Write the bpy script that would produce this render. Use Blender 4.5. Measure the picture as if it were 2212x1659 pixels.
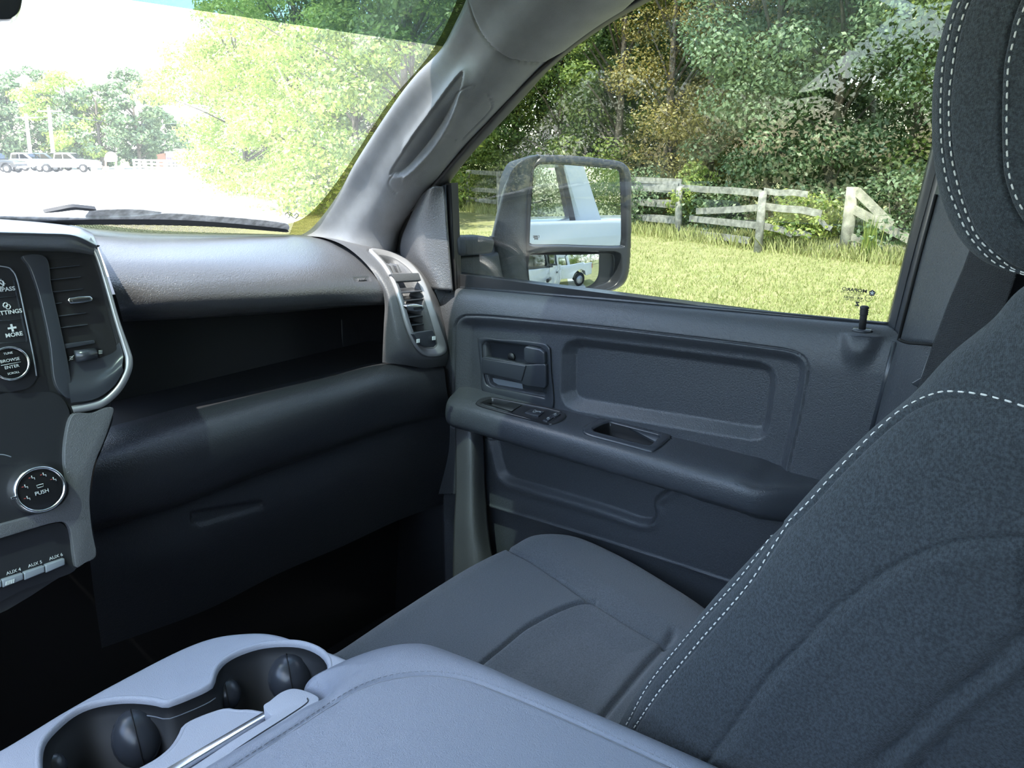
import bpy, bmesh, math, random
import numpy as np
from mathutils import Vector, Matrix
from mathutils.bvhtree import BVHTree
for _o in list(bpy.data.objects): bpy.data.objects.remove(_o)
SC = bpy.context.scene
COL = SC.collection
EYE = 1.95                                   # eye height over the ground outside; everything below is written relative to the eye
OFF = np.array([0.0, 0.0, EYE])
# ------------------------------------------------------------------ camera
FOC = 1660.0
PITCH = math.atan(500/FOC); YAW = math.radians(51.2)
CF = np.array([math.sin(YAW)*math.cos(PITCH), math.cos(YAW)*math.cos(PITCH), -math.sin(PITCH)])
CR = np.array([math.cos(YAW), -math.sin(YAW), 0.0])
CU = np.cross(CR, CF)
cam = bpy.data.cameras.new('camera'); camo = bpy.data.objects.new('camera', cam); COL.objects.link(camo)
cam.sensor_width = 36.0; cam.lens = 36.0*FOC/2212.0; cam.clip_start = 0.01; cam.clip_end = 600
camo.matrix_world = Matrix(((CR[0], CU[0], -CF[0], 0), (CR[1], CU[1], -CF[1], 0), (CR[2], CU[2], -CF[2], EYE), (0, 0, 0, 1)))
SC.camera = camo
# ------------------------------------------------------------------ world, sun, exposure
SC.view_settings.view_transform = 'Standard'; SC.view_settings.look = 'None'
SC.view_settings.gamma = 1.0; SC.view_settings.use_curve_mapping = False
SC.view_settings.exposure = 1.8
SUN_DIR = Vector((-0.48, -0.155, 1.0)).normalized()
w = bpy.data.worlds.new('sky'); SC.world = w; w.use_nodes = True
nt = w.node_tree; nt.nodes.clear()
wo = nt.nodes.new('ShaderNodeOutputWorld'); bg = nt.nodes.new('ShaderNodeBackground')
sky = nt.nodes.new('ShaderNodeTexSky'); sky.sky_type = 'NISHITA'; sky.sun_disc = False
sky.sun_elevation = math.asin(SUN_DIR.z); sky.sun_rotation = math.atan2(SUN_DIR.x, SUN_DIR.y)
sky.air_density = 1.2; sky.dust_density = 0.6; sky.ozone_density = 1.0
tc = nt.nodes.new('ShaderNodeTexCoord'); mpg = nt.nodes.new('ShaderNodeMapping'); mpg.inputs['Scale'].default_value = (1, 1, 2.6)
nz = nt.nodes.new('ShaderNodeTexNoise'); nz.inputs['Scale'].default_value = 2.6; nz.inputs['Detail'].default_value = 7; nz.inputs['Roughness'].default_value = 0.6
rmp = nt.nodes.new('ShaderNodeValToRGB'); rmp.color_ramp.elements[0].position = 0.50; rmp.color_ramp.elements[1].position = 0.68
mix = nt.nodes.new('ShaderNodeMixRGB'); mix.inputs['Color2'].default_value = (9.0, 9.3, 9.8, 1)
nt.links.new(tc.outputs['Generated'], mpg.inputs['Vector']); nt.links.new(mpg.outputs['Vector'], nz.inputs['Vector'])
nt.links.new(nz.outputs['Fac'], rmp.inputs['Fac']); nt.links.new(rmp.outputs['Color'], mix.inputs['Fac'])
nt.links.new(sky.outputs['Color'], mix.inputs['Color1']); nt.links.new(mix.outputs['Color'], bg.inputs['Color'])
bg.inputs['Strength'].default_value = 0.31
nt.links.new(bg.outputs['Background'], wo.inputs['Surface'])
sl = bpy.data.lights.new('sun', 'SUN'); sl.energy = 4.1; sl.angle = math.radians(0.6); sl.color = (1.0, 0.94, 0.84)
so = bpy.data.objects.new('sun', sl); COL.objects.link(so); so.location = (-6, -5, 30)
so.rotation_mode = 'QUATERNION'; so.rotation_quaternion = SUN_DIR.to_track_quat('Z', 'Y')
# ------------------------------------------------------------------ pixel -> place helpers (numpy, relative to the eye)
def ray(x, y): return CF + CR*((x-1106.0)/FOC) + CU*((829.5-y)/FOC)
def onX(x, y, c): d = ray(x, y); return d*(c/d[0])
def onY(x, y, c): d = ray(x, y); return d*(c/d[1])
def onZ(x, y, c): d = ray(x, y); return d*(c/d[2])
class Plane:
    def __init__(s, p, n): s.p = np.array(p, float); s.n = np.array(n, float)/np.linalg.norm(n)
    def at(s, x, y): d = ray(x, y); return d*((s.p@s.n)/(d@s.n))
    def up(s, h): return Plane(s.p+s.n*h, s.n)
def proj(P):
    z = P@CF
    z = np.where(np.abs(z) < 1e-6, 1e-6, z)
    return 1106+FOC*(P@CR)/z, 829.5-FOC*(P@CU)/z
def catmull(C, t):
    """C (n, ...) control values, t in 0..1 -> smooth values through them"""
    C = np.asarray(C, float); n = len(C)
    if n == 2: return C[0]+(C[1]-C[0])*t.reshape((-1,)+(1,)*(C.ndim-1))
    s = t*(n-1); i = np.clip(s.astype(int), 0, n-2); u = (s-i).reshape((-1,)+(1,)*(C.ndim-1))
    E = np.concatenate([[2*C[0]-C[1]], C, [2*C[-1]-C[-2]]])
    a, b, c, d = E[i], E[i+1], E[i+2], E[i+3]
    return 0.5*((2*b)+(-a+c)*u+(2*a-5*b+4*c-d)*u*u+(-a+3*b-3*c+d)*u**3)
def patch(C, nu, nv):
    """control net [rows][cols] of points -> dense grid (nu+1, nv+1, 3)"""
    C = np.asarray(C, float)
    A = catmull(C, np.linspace(0, 1, nu+1))
    B = catmull(np.swapaxes(A, 0, 1), np.linspace(0, 1, nv+1))
    return np.swapaxes(B, 0, 1)
def smooth_poly(pts, n=60, closed=False):
    P = np.asarray(pts, float)
    if closed:
        Q = np.concatenate([P[-2:], P, P[:3]]); m = len(P)
        t = np.linspace(2, 2+m, n, endpoint=False)/(len(Q)-1)
        return catmull(Q, t)
    return catmull(P, np.linspace(0, 1, n))
def d_line(X, Y, poly, closed=False):
    P = np.asarray(poly, float)
    if closed: P = np.concatenate([P, P[:1]])
    D = np.full(X.shape, 1e9)
    for a, b in zip(P[:-1], P[1:]):
        v = b-a; L = v@v
        if L < 1e-12: continue
        t = np.clip(((X-a[0])*v[0]+(Y-a[1])*v[1])/L, 0, 1)
        D = np.minimum(D, (X-a[0]-t*v[0])**2+(Y-a[1]-t*v[1])**2)
    return np.sqrt(D)
def inside(X, Y, poly):
    P = np.asarray(poly, float); r = np.zeros(X.shape, bool); n = len(P)
    for i in range(n):
        x1, y1 = P[i]; x2, y2 = P[i-1]
        if y1 == y2: continue
        c = ((y1 > Y) != (y2 > Y)) & (X < (x2-x1)*(Y-y1)/(y2-y1)+x1)
        r ^= c
    return r
def sdf(X, Y, poly):                         # negative inside
    d = d_line(X, Y, poly, True); return np.where(inside(X, Y, poly), -d, d)
def sst(a, b, x): t = np.clip((x-a)/(b-a), 0, 1); return t*t*(3-2*t)
def normals(G):
    du = np.gradient(G, axis=0); dv = np.gradient(G, axis=1)
    N = np.cross(du, dv); N /= np.maximum(np.linalg.norm(N, axis=2, keepdims=True), 1e-12)
    c = G[G.shape[0]//2, G.shape[1]//2]
    s = np.sum(N*(-G), axis=2)
    if np.median(s) < 0: N = -N
    return N
def relief(G, f):
    """push the grid along its normals by f(px, py) metres (positive: towards the viewer's side)"""
    N = normals(G); X, Y = proj(G); return G+N*f(X, Y)[..., None]
# ------------------------------------------------------------------ object makers
def tagset(o, label=None, cat=None, group=None, kind=None):
    if label: o['label'] = label
    if cat: o['category'] = cat
    if group: o['group'] = group
    if kind: o['kind'] = kind
    return o
def empty(name, loc, label=None, cat=None, group=None, kind=None):
    o = bpy.data.objects.new(name, None); COL.objects.link(o); o.location = Vector(np.array(loc, float)+OFF); o.empty_display_size = 0.05
    return tagset(o, label, cat, group, kind)
def wloc(o):
    v = Vector((0, 0, 0))
    while o is not None: v += o.location; o = o.parent
    return np.array(v)
def mesh(name, V, Fc, mat, parent=None, smooth=True, label=None, cat=None, group=None, kind=None, origin=None):
    V = np.asarray(V, float).reshape(-1, 3)+OFF
    if parent is not None: base = wloc(parent)
    else: base = np.array([0., 0., 0.])
    if parent is None:
        org = V.mean(axis=0) if origin is None else np.array(origin)+OFF
    else: org = base if origin is None else np.array(origin)+OFF
    me = bpy.data.meshes.new(name)
    me.from_pydata((V-org).tolist(), [], [tuple(int(i) for i in f) for f in Fc]) if not isinstance(Fc, np.ndarray) else fast(me, V-org, Fc)
    me.update(); o = bpy.data.objects.new(name, me); COL.objects.link(o)
    if parent is not None: o.parent = parent
    o.location = Vector(org-base)
    if mat: me.materials.append(mat)
    if smooth: me.polygons.foreach_set('use_smooth', np.ones(len(me.polygons), bool))
    return tagset(o, label, cat, group, kind)
def fast(me, V, F):
    k = F.shape[1]; me.vertices.add(len(V)); me.vertices.foreach_set('co', np.ascontiguousarray(V, dtype=np.float32).ravel())
    me.loops.add(F.size); me.loops.foreach_set('vertex_index', F.astype(np.int32).ravel())
    me.polygons.add(len(F)); me.polygons.foreach_set('loop_start', np.arange(0, F.size, k, dtype=np.int32))
    me.update(calc_edges=True); me.validate()
def gridfaces(nu, nv, keep=None):
    i = np.arange(nu*nv).reshape(nu, nv)
    F = np.stack([i[:-1, :-1], i[1:, :-1], i[1:, 1:], i[:-1, 1:]], -1)
    if keep is not None: F = F[keep]
    return F.reshape(-1, 4)
def gmesh(name, G, mat, parent=None, thick=None, keep=None, **k):
    F = gridfaces(G.shape[0], G.shape[1], keep)
    V = G.reshape(-1, 3)
    if thick: 
        N = normals(G).reshape(-1, 3); n = len(V)
        V2 = V-N*thick; r = G.shape[0]; c = G.shape[1]
        idx = np.arange(n).reshape(r, c)
        bd = np.concatenate([idx[0, :], idx[1:, -1], idx[-1, -2::-1], idx[-2:0:-1, 0]]) if keep is None else None
        F2 = F[:, ::-1]+n
        Fs = [F, F2]
        if bd is not None:
            nx = np.roll(bd, -1); Fs.append(np.stack([bd, nx, nx+n, bd+n], -1))
        F = np.concatenate(Fs); V = np.concatenate([V, V2])
    o = mesh(name, V, F, mat, parent, **k)
    bm = bmesh.new(); bm.from_mesh(o.data)
    lv = [v for v in bm.verts if not v.link_faces]
    if lv: bmesh.ops.delete(bm, geom=lv, context='VERTS')
    if thick: bmesh.ops.recalc_face_normals(bm, faces=bm.faces)
    bm.to_mesh(o.data); bm.free()
    return o
class Surf:
    """ray-castable copy of a grid, to seat stitches, bezels and print on it"""
    def __init__(s, G):
        F = gridfaces(G.shape[0], G.shape[1]); s.b = BVHTree.FromPolygons([Vector(v) for v in G.reshape(-1, 3)], [tuple(map(int, f)) for f in F])
    def at(s, x, y, lift=0.0):
        d = Vector(ray(x, y)).normalized(); h = s.b.ray_cast(Vector((0, 0, 0)), d)
        if h[0] is None:
            h = s.b.find_nearest(Vector(ray(x, y))*0.8)
        n = h[1]; n = -n if n.dot(d) > 0 else n
        return np.array(h[0]+n*lift), np.array(n)
def plate(name, poly, pl, thick, mat, parent=None, bevel=0.0, lift=0.0, smooth=False, **k):
    """an outline given by pixels on a plane in the cabin, extruded away from the viewer"""
    T = [pl.up(lift).at(x, y) for x, y in poly]; return prism(name, T, -pl.n*thick, mat, parent, bevel, smooth, **k)
def prism(name, T, ext, mat, parent=None, bevel=0.0, smooth=False, **k):
    T = np.array(T); n = len(T); V = np.concatenate([T, T+ext])
    F = [tuple(range(n)), tuple(range(2*n-1, n-1, -1))]+[(i, i+n, (i+1) % n+n, (i+1) % n) for i in range(n)]
    o = mesh(name, V, F, mat, parent, smooth=False, **k)
    bm = bmesh.new(); bm.from_mesh(o.data); bmesh.ops.recalc_face_normals(bm, faces=bm.faces)
    if bevel:
        fs = [f for f in bm.faces if len(f.verts) == n or n == 4]
        es = [e for e in bm.edges if e.calc_face_angle(0) > 0.5]
        bmesh.ops.bevel(bm, geom=es, offset=bevel, segments=3, profile=0.5, affect='EDGES', clamp_overlap=True)
    bm.to_mesh(o.data); bm.free()
    if smooth or bevel:
        for p in o.data.polygons: p.use_smooth = True
        shade_auto(o)
    return o
def shade_auto(o, ang=0.6):
    bm = bmesh.new(); bm.from_mesh(o.data)
    for e in bm.edges:
        if len(e.link_faces) == 2 and e.calc_face_angle(0) > ang: e.smooth = False
    for f in bm.faces: f.smooth = True
    bm.to_mesh(o.data); bm.free()
def bridge(name, L1, L2, mat, parent=None, closed=True, **k):
    n = len(L1); V = np.concatenate([L1, L2]); m = n if closed else n-1
    F = [(i, (i+1) % n, (i+1) % n+n, i+n) for i in range(m)]
    return mesh(name, V, F, mat, parent, **k)
def rings(name, loops, mat, parent=None, closed=True, cap=False, **k):
    """skin over successive loops (each n points)"""
    n = len(loops[0]); V = np.concatenate(loops); F = []
    m = n if closed else n-1
    for r in range(len(loops)-1):
        for i in range(m): F.append((r*n+i, r*n+(i+1) % n, (r+1)*n+(i+1) % n, (r+1)*n+i))
    if cap: F.append(tuple(range((len(loops)-1)*n, len(loops)*n)))
    o = mesh(name, V, F, mat, parent, **k); fixn(o); return o
def fixn(o):
    bm = bmesh.new(); bm.from_mesh(o.data); bmesh.ops.recalc_face_normals(bm, faces=bm.faces); bm.to_mesh(o.data); bm.free()
def frames(P):
    P = np.asarray(P, float); T = np.gradient(P, axis=0); T /= np.maximum(np.linalg.norm(T, axis=1, keepdims=True), 1e-9)
    up = np.array([0, 0, 1.0]) if abs(T[0][2]) < 0.9 else np.array([1.0, 0, 0])
    A = np.cross(T, up); A /= np.maximum(np.linalg.norm(A, axis=1, keepdims=True), 1e-9); B = np.cross(T, A)
    return T, A, B
def tubeVF(P, r, seg=8, caps=True):
    P = np.asarray(P, float); T, A, B = frames(P); n = len(P); r = np.broadcast_to(np.asarray(r, float), (n,))
    a = np.linspace(0, 2*math.pi, seg, endpoint=False)
    V = P[:, None]+r[:, None, None]*(np.cos(a)[None, :, None]*A[:, None]+np.sin(a)[None, :, None]*B[:, None])
    F = []
    for i in range(n-1):
        for j in range(seg): F.append((i*seg+j, (i+1)*seg+j, (i+1)*seg+(j+1) % seg, i*seg+(j+1) % seg))
    if caps: F += [tuple(range(seg)), tuple(range((n-1)*seg+seg-1, (n-1)*seg-1, -1))]
    return V.reshape(-1, 3), F
def tube(name, P, r, mat, parent=None, seg=8, **k):
    V, F = tubeVF(P, r, seg); return mesh(name, V, F, mat, parent, **k)
def boxVF(c, s, R=None):
    x, y, z = np.array(s)/2; V = np.array([(-x, -y, -z), (x, -y, -z), (x, y, -z), (-x, y, -z), (-x, -y, z), (x, -y, z), (x, y, z), (-x, y, z)])
    if R is not None: V = V@np.array(R).T
    return V+np.array(c), [(0, 3, 2, 1), (4, 5, 6, 7), (0, 1, 5, 4), (1, 2, 6, 5), (2, 3, 7, 6), (3, 0, 4, 7)]
def box(name, c, s, mat, parent=None, bevel=0.0, R=None, **k):
    V, F = boxVF(c, s, R); o = mesh(name, V, F, mat, parent, smooth=False, **k)
    if bevel: bev(o, bevel)
    return o
def bev(o, w, seg=3):
    bm = bmesh.new(); bm.from_mesh(o.data)
    bmesh.ops.bevel(bm, geom=[e for e in bm.edges if e.calc_face_angle(0) > 0.5], offset=w, segments=seg, profile=0.5, affect='EDGES', clamp_overlap=True)
    bm.to_mesh(o.data); bm.free(); shade_auto(o)
def join(parts):
    V = []; F = []; n = 0
    for v, f in parts:
        V.append(np.asarray(v).reshape(-1, 3)); F += [tuple(i+n for i in q) for q in f]; n += len(V[-1])
    return np.concatenate(V), F
def basis(n, xdir):
    n = np.array(n)/np.linalg.norm(n); x = np.array(xdir)-np.dot(xdir, n)*n; x /= np.linalg.norm(x); return x, np.cross(n, x), n
def ellipse_px(cx, cy, rx, ry, n=40, rot=0, a0=0, a1=2*math.pi, closed=True):
    a = np.linspace(a0, a1, n, endpoint=not closed); c, s = math.cos(rot), math.sin(rot)
    return [(cx+rx*math.cos(t)*c-ry*math.sin(t)*s, cy+rx*math.cos(t)*s+ry*math.sin(t)*c) for t in a]
def text(name, s, p, xdir, n, size, mat, parent=None, mirror=False, depth=0.0003, align='CENTER', sx=1.0, bold=0.0, **k):
    cu = bpy.data.curves.new(name, 'FONT'); cu.body = s; cu.size = size; cu.extrude = depth; cu.align_x = align; cu.align_y = 'CENTER'; cu.offset = bold; cu.resolution_u = 3
    to = bpy.data.objects.new(name, cu); COL.objects.link(to)
    dg = bpy.context.evaluated_depsgraph_get(); me = bpy.data.meshes.new_from_object(to.evaluated_get(dg))
    bpy.data.objects.remove(to); bpy.data.curves.remove(cu)
    co = np.zeros(len(me.vertices)*3); me.vertices.foreach_get('co', co); co = co.reshape(-1, 3)
    if mirror: co[:, 0] *= -1
    co[:, 0] *= sx
    x, y, z = basis(n, xdir)
    V = np.array(p)+co[:, :1]*x+co[:, 1:2]*y+co[:, 2:]*z
    F = [tuple(q.vertices) for q in me.polygons]; bpy.data.meshes.remove(me)
    return mesh(name, V, F, mat, parent, smooth=False, **k)
def stitches(name, surf, line, mat, parent, pitch=0.0085, ln=0.0055, wd=0.0009, lift=0.0006, **k):
    P = smooth_poly(line, 260); Q = np.array([surf.at(x, y, lift)[0] for x, y in P]); Nn = np.array([surf.at(x, y)[1] for x, y in P])
    s = np.concatenate([[0], np.cumsum(np.linalg.norm(np.diff(Q, axis=0), axis=1))]); parts = []
    for a in np.arange(pitch/2, s[-1], pitch):
        c = np.array([np.interp(a, s, Q[:, j]) for j in range(3)]); e = np.array([np.interp(min(a+0.003, s[-1]), s, Q[:, j]) for j in range(3)])
        b0 = np.array([np.interp(max(a-0.003, 0), s, Q[:, j]) for j in range(3)])
        t = e-b0; L = np.linalg.norm(t)
        if L < 1e-6 or L > 0.03: continue
        t /= L; i = min(int(np.searchsorted(s, a)), len(Nn)-1); n = Nn[i]; u = np.cross(t, n); u /= max(np.linalg.norm(u), 1e-9)
        V = [c-t*ln/2-n*wd, c-t*ln/3+u*wd*0.8, c-t*ln/3+n*wd*0.7, c-t*ln/3-u*wd*0.8, c+t*ln/3+u*wd*0.8, c+t*ln/3+n*wd*0.7, c+t*ln/3-u*wd*0.8, c+t*ln/2-n*wd]
        parts.append((V, [(0, 1, 2), (0, 2, 3), (1, 4, 5, 2), (2, 5, 6, 3), (4, 7, 5), (5, 7, 6)]))
    V, F = join(parts); return mesh(name, V, F, mat, parent, smooth=False, kind='stuff', **k)
def copy_tree(o, parent=None):
    c = o.copy(); COL.objects.link(c); c.parent = parent
    for ch in o.children: copy_tree(ch, c)
    return c
# ------------------------------------------------------------------ materials
def mat(name, col, rough=0.5, metal=0.0, spec=0.5, bump=None, var=None, emis=None, coat=0.0, sheen=0.0, sub=None):
    """bump = (kind, scale per metre, distance); var = (scale, amount) colour mottling"""
    m = bpy.data.materials.new(name); m.use_nodes = True; nt = m.node_tree; b = nt.nodes['Principled BSDF']
    b.inputs['Base Color'].default_value = (*col, 1); b.inputs['Roughness'].default_value = rough; b.inputs['Metallic'].default_value = metal
    b.inputs['Specular IOR Level'].default_value = spec; b.inputs['Coat Weight'].default_value = coat; b.inputs['Sheen Weight'].default_value = sheen
    if emis: b.inputs['Emission Color'].default_value = (*emis[0], 1); b.inputs['Emission Strength'].default_value = emis[1]
    geo = nt.nodes.new('ShaderNodeNewGeometry')
    if var:
        n = nt.nodes.new('ShaderNodeTexNoise'); n.inputs['Scale'].default_value = var[0]; n.inputs['Detail'].default_value = 4
        nt.links.new(geo.outputs['Position'], n.inputs['Vector'])
        mx = nt.nodes.new('ShaderNodeMixRGB'); a = var[1]
        mx.inputs['Color1'].default_value = (*[c*(1-a) for c in col], 1); mx.inputs['Color2'].default_value = (*[min(1, c*(1+a)) for c in col], 1)
        rp = nt.nodes.new('ShaderNodeValToRGB'); rp.color_ramp.elements[0].position = 0.35; rp.color_ramp.elements[1].position = 0.65
        nt.links.new(n.outputs['Fac'], rp.inputs['Fac']); nt.links.new(rp.outputs['Color'], mx.inputs['Fac']); nt.links.new(mx.outputs['Color'], b.inputs['Base Color'])
    if bump:
        kind, sc, dist = bump; bp = nt.nodes.new('ShaderNodeBump'); bp.inputs['Distance'].default_value = dist; bp.inputs['Strength'].default_value = 1.0
        if kind == 'leather':
            v = nt.nodes.new('ShaderNodeTexVoronoi'); v.feature = 'SMOOTH_F1'; v.inputs['Scale'].default_value = sc
            n2 = nt.nodes.new('ShaderNodeTexNoise'); n2.inputs['Scale'].default_value = sc*0.5; n2.inputs['Detail'].default_value = 3
            nt.links.new(geo.outputs['Position'], n2.inputs['Vector'])
            mxv = nt.nodes.new('ShaderNodeMixRGB'); mxv.inputs['Fac'].default_value = 0.012
            nt.links.new(geo.outputs['Position'], mxv.inputs['Color1']); nt.links.new(n2.outputs['Color'], mxv.inputs['Color2'])
            nt.links.new(mxv.outputs['Color'], v.inputs['Vector']); nt.links.new(v.outputs['Distance'], bp.inputs['Height'])
            bp.invert = True
        elif kind == 'weave':
            v = nt.nodes.new('ShaderNodeTexVoronoi'); v.inputs['Scale'].default_value = sc*2.0; v.inputs['Randomness'].default_value = 0.55
            mq = nt.nodes.new('ShaderNodeMapping'); mq.inputs['Rotation'].default_value = (0.5, 0.3, 0.6); mq.inputs['Scale'].default_value = (1, 1, 1.5)
            nt.links.new(geo.outputs['Position'], mq.inputs['Vector']); nt.links.new(mq.outputs['Vector'], v.inputs['Vector']); nt.links.new(v.outputs['Distance'], bp.inputs['Height']); bp.invert = True
        elif kind == 'ribs':
            mpn = nt.nodes.new('ShaderNodeMapping'); mpn.inputs['Rotation'].default_value = (0.3, 0.2, 0.7)
            nt.links.new(geo.outputs['Position'], mpn.inputs['Vector'])
            w1 = nt.nodes.new('ShaderNodeTexWave'); w1.inputs['Scale'].default_value = sc; w1.bands_direction = 'Y'; w1.inputs['Distortion'].default_value = 0.6
            w2 = nt.nodes.new('ShaderNodeTexWave'); w2.inputs['Scale'].default_value = sc; w2.bands_direction = 'Z'; w2.inputs['Distortion'].default_value = 0.6
            for q in (w1, w2): nt.links.new(mpn.outputs['Vector'], q.inputs['Vector'])
            ml = nt.nodes.new('ShaderNodeMath'); ml.operation = 'MULTIPLY'; nt.links.new(w1.outputs['Fac'], ml.inputs[0]); nt.links.new(w2.outputs['Fac'], ml.inputs[1])
            nt.links.new(ml.outputs[0], bp.inputs['Height'])
        else:
            n = nt.nodes.new('ShaderNodeTexNoise'); n.inputs['Scale'].default_value = sc; n.inputs['Detail'].default_value = 2.5
            nt.links.new(geo.outputs['Position'], n.inputs['Vector']); nt.links.new(n.outputs['Fac'], bp.inputs['Height'])
        nt.links.new(bp.outputs['Normal'], b.inputs['Normal'])
    return m
def glass(name, tint, ior=1.5, haze=0.0, hazecol=(1, 1, 1), refl=1.0):
    """a thin pane: tinted straight-through light, mirror reflection by angle, an added translucent film that imitates glare"""
    m = bpy.data.materials.new(name); m.use_nodes = True; nt = m.node_tree; nt.nodes.clear()
    out = nt.nodes.new('ShaderNodeOutputMaterial'); tr = nt.nodes.new('ShaderNodeBsdfTransparent'); tr.inputs['Color'].default_value = (*tint, 1)
    gl = nt.nodes.new('ShaderNodeBsdfGlossy'); gl.inputs['Roughness'].default_value = 0.0; gl.inputs['Color'].default_value = (refl, refl, refl, 1)
    # Schlick reflectance, the same from either side of the pane (a solid Fresnel node would reflect totally on leaving a face)
    ge = nt.nodes.new('ShaderNodeNewGeometry'); dt = nt.nodes.new('ShaderNodeVectorMath'); dt.operation = 'DOT_PRODUCT'
    nt.links.new(ge.outputs['Normal'], dt.inputs[0]); nt.links.new(ge.outputs['Incoming'], dt.inputs[1])
    def mth(op, a, b=None):
        q = nt.nodes.new('ShaderNodeMath'); q.operation = op
        for i_, v_ in ((0, a), (1, b)):
            if v_ is None: continue
            if isinstance(v_, (int, float)): q.inputs[i_].default_value = v_
            else: nt.links.new(v_, q.inputs[i_])
        return q.outputs[0]
    f0 = ((ior-1)/(ior+1))**2
    fr = mth('ADD', mth('MULTIPLY', mth('POWER', mth('SUBTRACT', 1.0, mth('ABSOLUTE', dt.outputs['Value'])), 5.0), 1-f0), f0)
    mx = nt.nodes.new('ShaderNodeMixShader'); nt.links.new(fr, mx.inputs[0]); nt.links.new(tr.outputs[0], mx.inputs[1]); nt.links.new(gl.outputs[0], mx.inputs[2])
    last = mx
    if haze:
        tl = nt.nodes.new('ShaderNodeBsdfTranslucent'); tl.inputs['Color'].default_value = (*hazecol, 1)
        m2 = nt.nodes.new('ShaderNodeMixShader'); m2.inputs[0].default_value = haze
        nt.links.new(mx.outputs[0], m2.inputs[1]); nt.links.new(tl.outputs[0], m2.inputs[2]); last = m2
    nt.links.new(last.outputs[0], out.inputs['Surface']); return m
GR = (0.042, 0.045, 0.052)
M = dict(
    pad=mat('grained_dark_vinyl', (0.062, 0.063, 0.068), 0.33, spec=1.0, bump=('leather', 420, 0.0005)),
    glove=mat('glove_box_shaded_vinyl', (0.024, 0.0255, 0.030), 0.40, bump=('leather', 420, 0.0005)),  # pad vinyl darkened in colour to stand in for shade below the shelf
    trim=mat('grained_grey_plastic', (0.085, 0.087, 0.093), 0.48, bump=('leather', 520, 0.00045)),
    door=mat('grained_door_plastic', (0.050, 0.054, 0.062), 0.38, bump=('leather', 450, 0.0005)),
    arm=mat('soft_armrest_vinyl', (0.046, 0.050, 0.058), 0.36, bump=('leather', 380, 0.0003)),
    lid=mat('leather_lid', (0.25, 0.27, 0.325), 0.33, bump=('leather', 560, 0.0005)),
    console=mat('console_plastic', (0.40, 0.415, 0.47), 0.38, bump=('noise', 900, 0.0005)),
    pillar=mat('pillar_plastic', (0.14, 0.145, 0.155), 0.5, bump=('noise', 900, 0.0004), var=(30, 0.08)),
    smooth=mat('smooth_black_plastic', (0.022, 0.023, 0.026), 0.3),
    hood=mat('skylit_hood_vinyl', (0.11, 0.12, 0.14), 0.34, bump=('noise', 900, 0.0003)),  # paler and bluer colour stands in for sky light on the hood
    satin=mat('satin_dark_plastic', (0.036, 0.040, 0.048), 0.26),
    dark=mat('dark_plastic', (0.014, 0.015, 0.017), 0.5),
    black=mat('black_gap_and_shade', (0.006, 0.006, 0.007), 0.7),  # near-black for gap lines, and for shade painted into recesses
    rubber=mat('black_rubber', (0.02, 0.02, 0.022), 0.6),
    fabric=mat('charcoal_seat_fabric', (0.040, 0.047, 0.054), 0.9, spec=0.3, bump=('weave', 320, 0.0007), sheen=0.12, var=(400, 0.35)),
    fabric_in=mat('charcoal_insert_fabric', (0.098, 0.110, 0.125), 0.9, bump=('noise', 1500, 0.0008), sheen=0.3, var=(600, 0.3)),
    thread=mat('pale_thread', (0.75, 0.74, 0.70), 0.7),
    thread_dk=mat('blue_grey_thread', (0.22, 0.23, 0.26), 0.6),
    chrome=mat('satin_chrome', (0.75, 0.76, 0.78), 0.22, metal=1.0),
    silver=mat('silver_paint', (0.42, 0.42, 0.43), 0.42, metal=0.6),
    knobface=mat('knob_face', (0.012, 0.012, 0.013), 0.25),
    print=mat('white_print', (0.55, 0.58, 0.58), 0.6),
    redprint=mat('red_print', (0.4, 0.05, 0.04), 0.6),
    screen=mat('dark_screen_glass', (0.02, 0.022, 0.026), 0.12),
    button=mat('grey_switch_key', (0.20, 0.22, 0.25), 0.35),
    webbing=mat('belt_webbing', (0.018, 0.019, 0.022), 0.75, bump=('weave', 260, 0.001)),
    carpet=mat('carpet', (0.010, 0.010, 0.012), 1.0, bump=('noise', 600, 0.003)),
    headliner=mat('headliner', (0.30, 0.30, 0.30), 0.9),
    white=mat('white_car_paint', (0.78, 0.80, 0.82), 0.25, coat=0.6),
    mirror=mat('mirror_glass', (0.52, 0.57, 0.62), 0.0, metal=1.0),
    mirrorshell=mat('mirror_shell_plastic', (0.035, 0.043, 0.052), 0.45, bump=('noise', 500, 0.0006), var=(25, 0.15)),
    glazing=mat('dark_vehicle_glass', (0.01, 0.012, 0.014), 0.04),
    tire=mat('tire_rubber', (0.02, 0.02, 0.02), 0.8),
    inkblack=mat('etched_marking', (0.03, 0.03, 0.03), 0.6),
)
# ================================================================== the truck cabin: shell and glazing
def struct(o, label=None):
    o['kind'] = 'structure'
    if label: o['label'] = label
    return o
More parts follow.
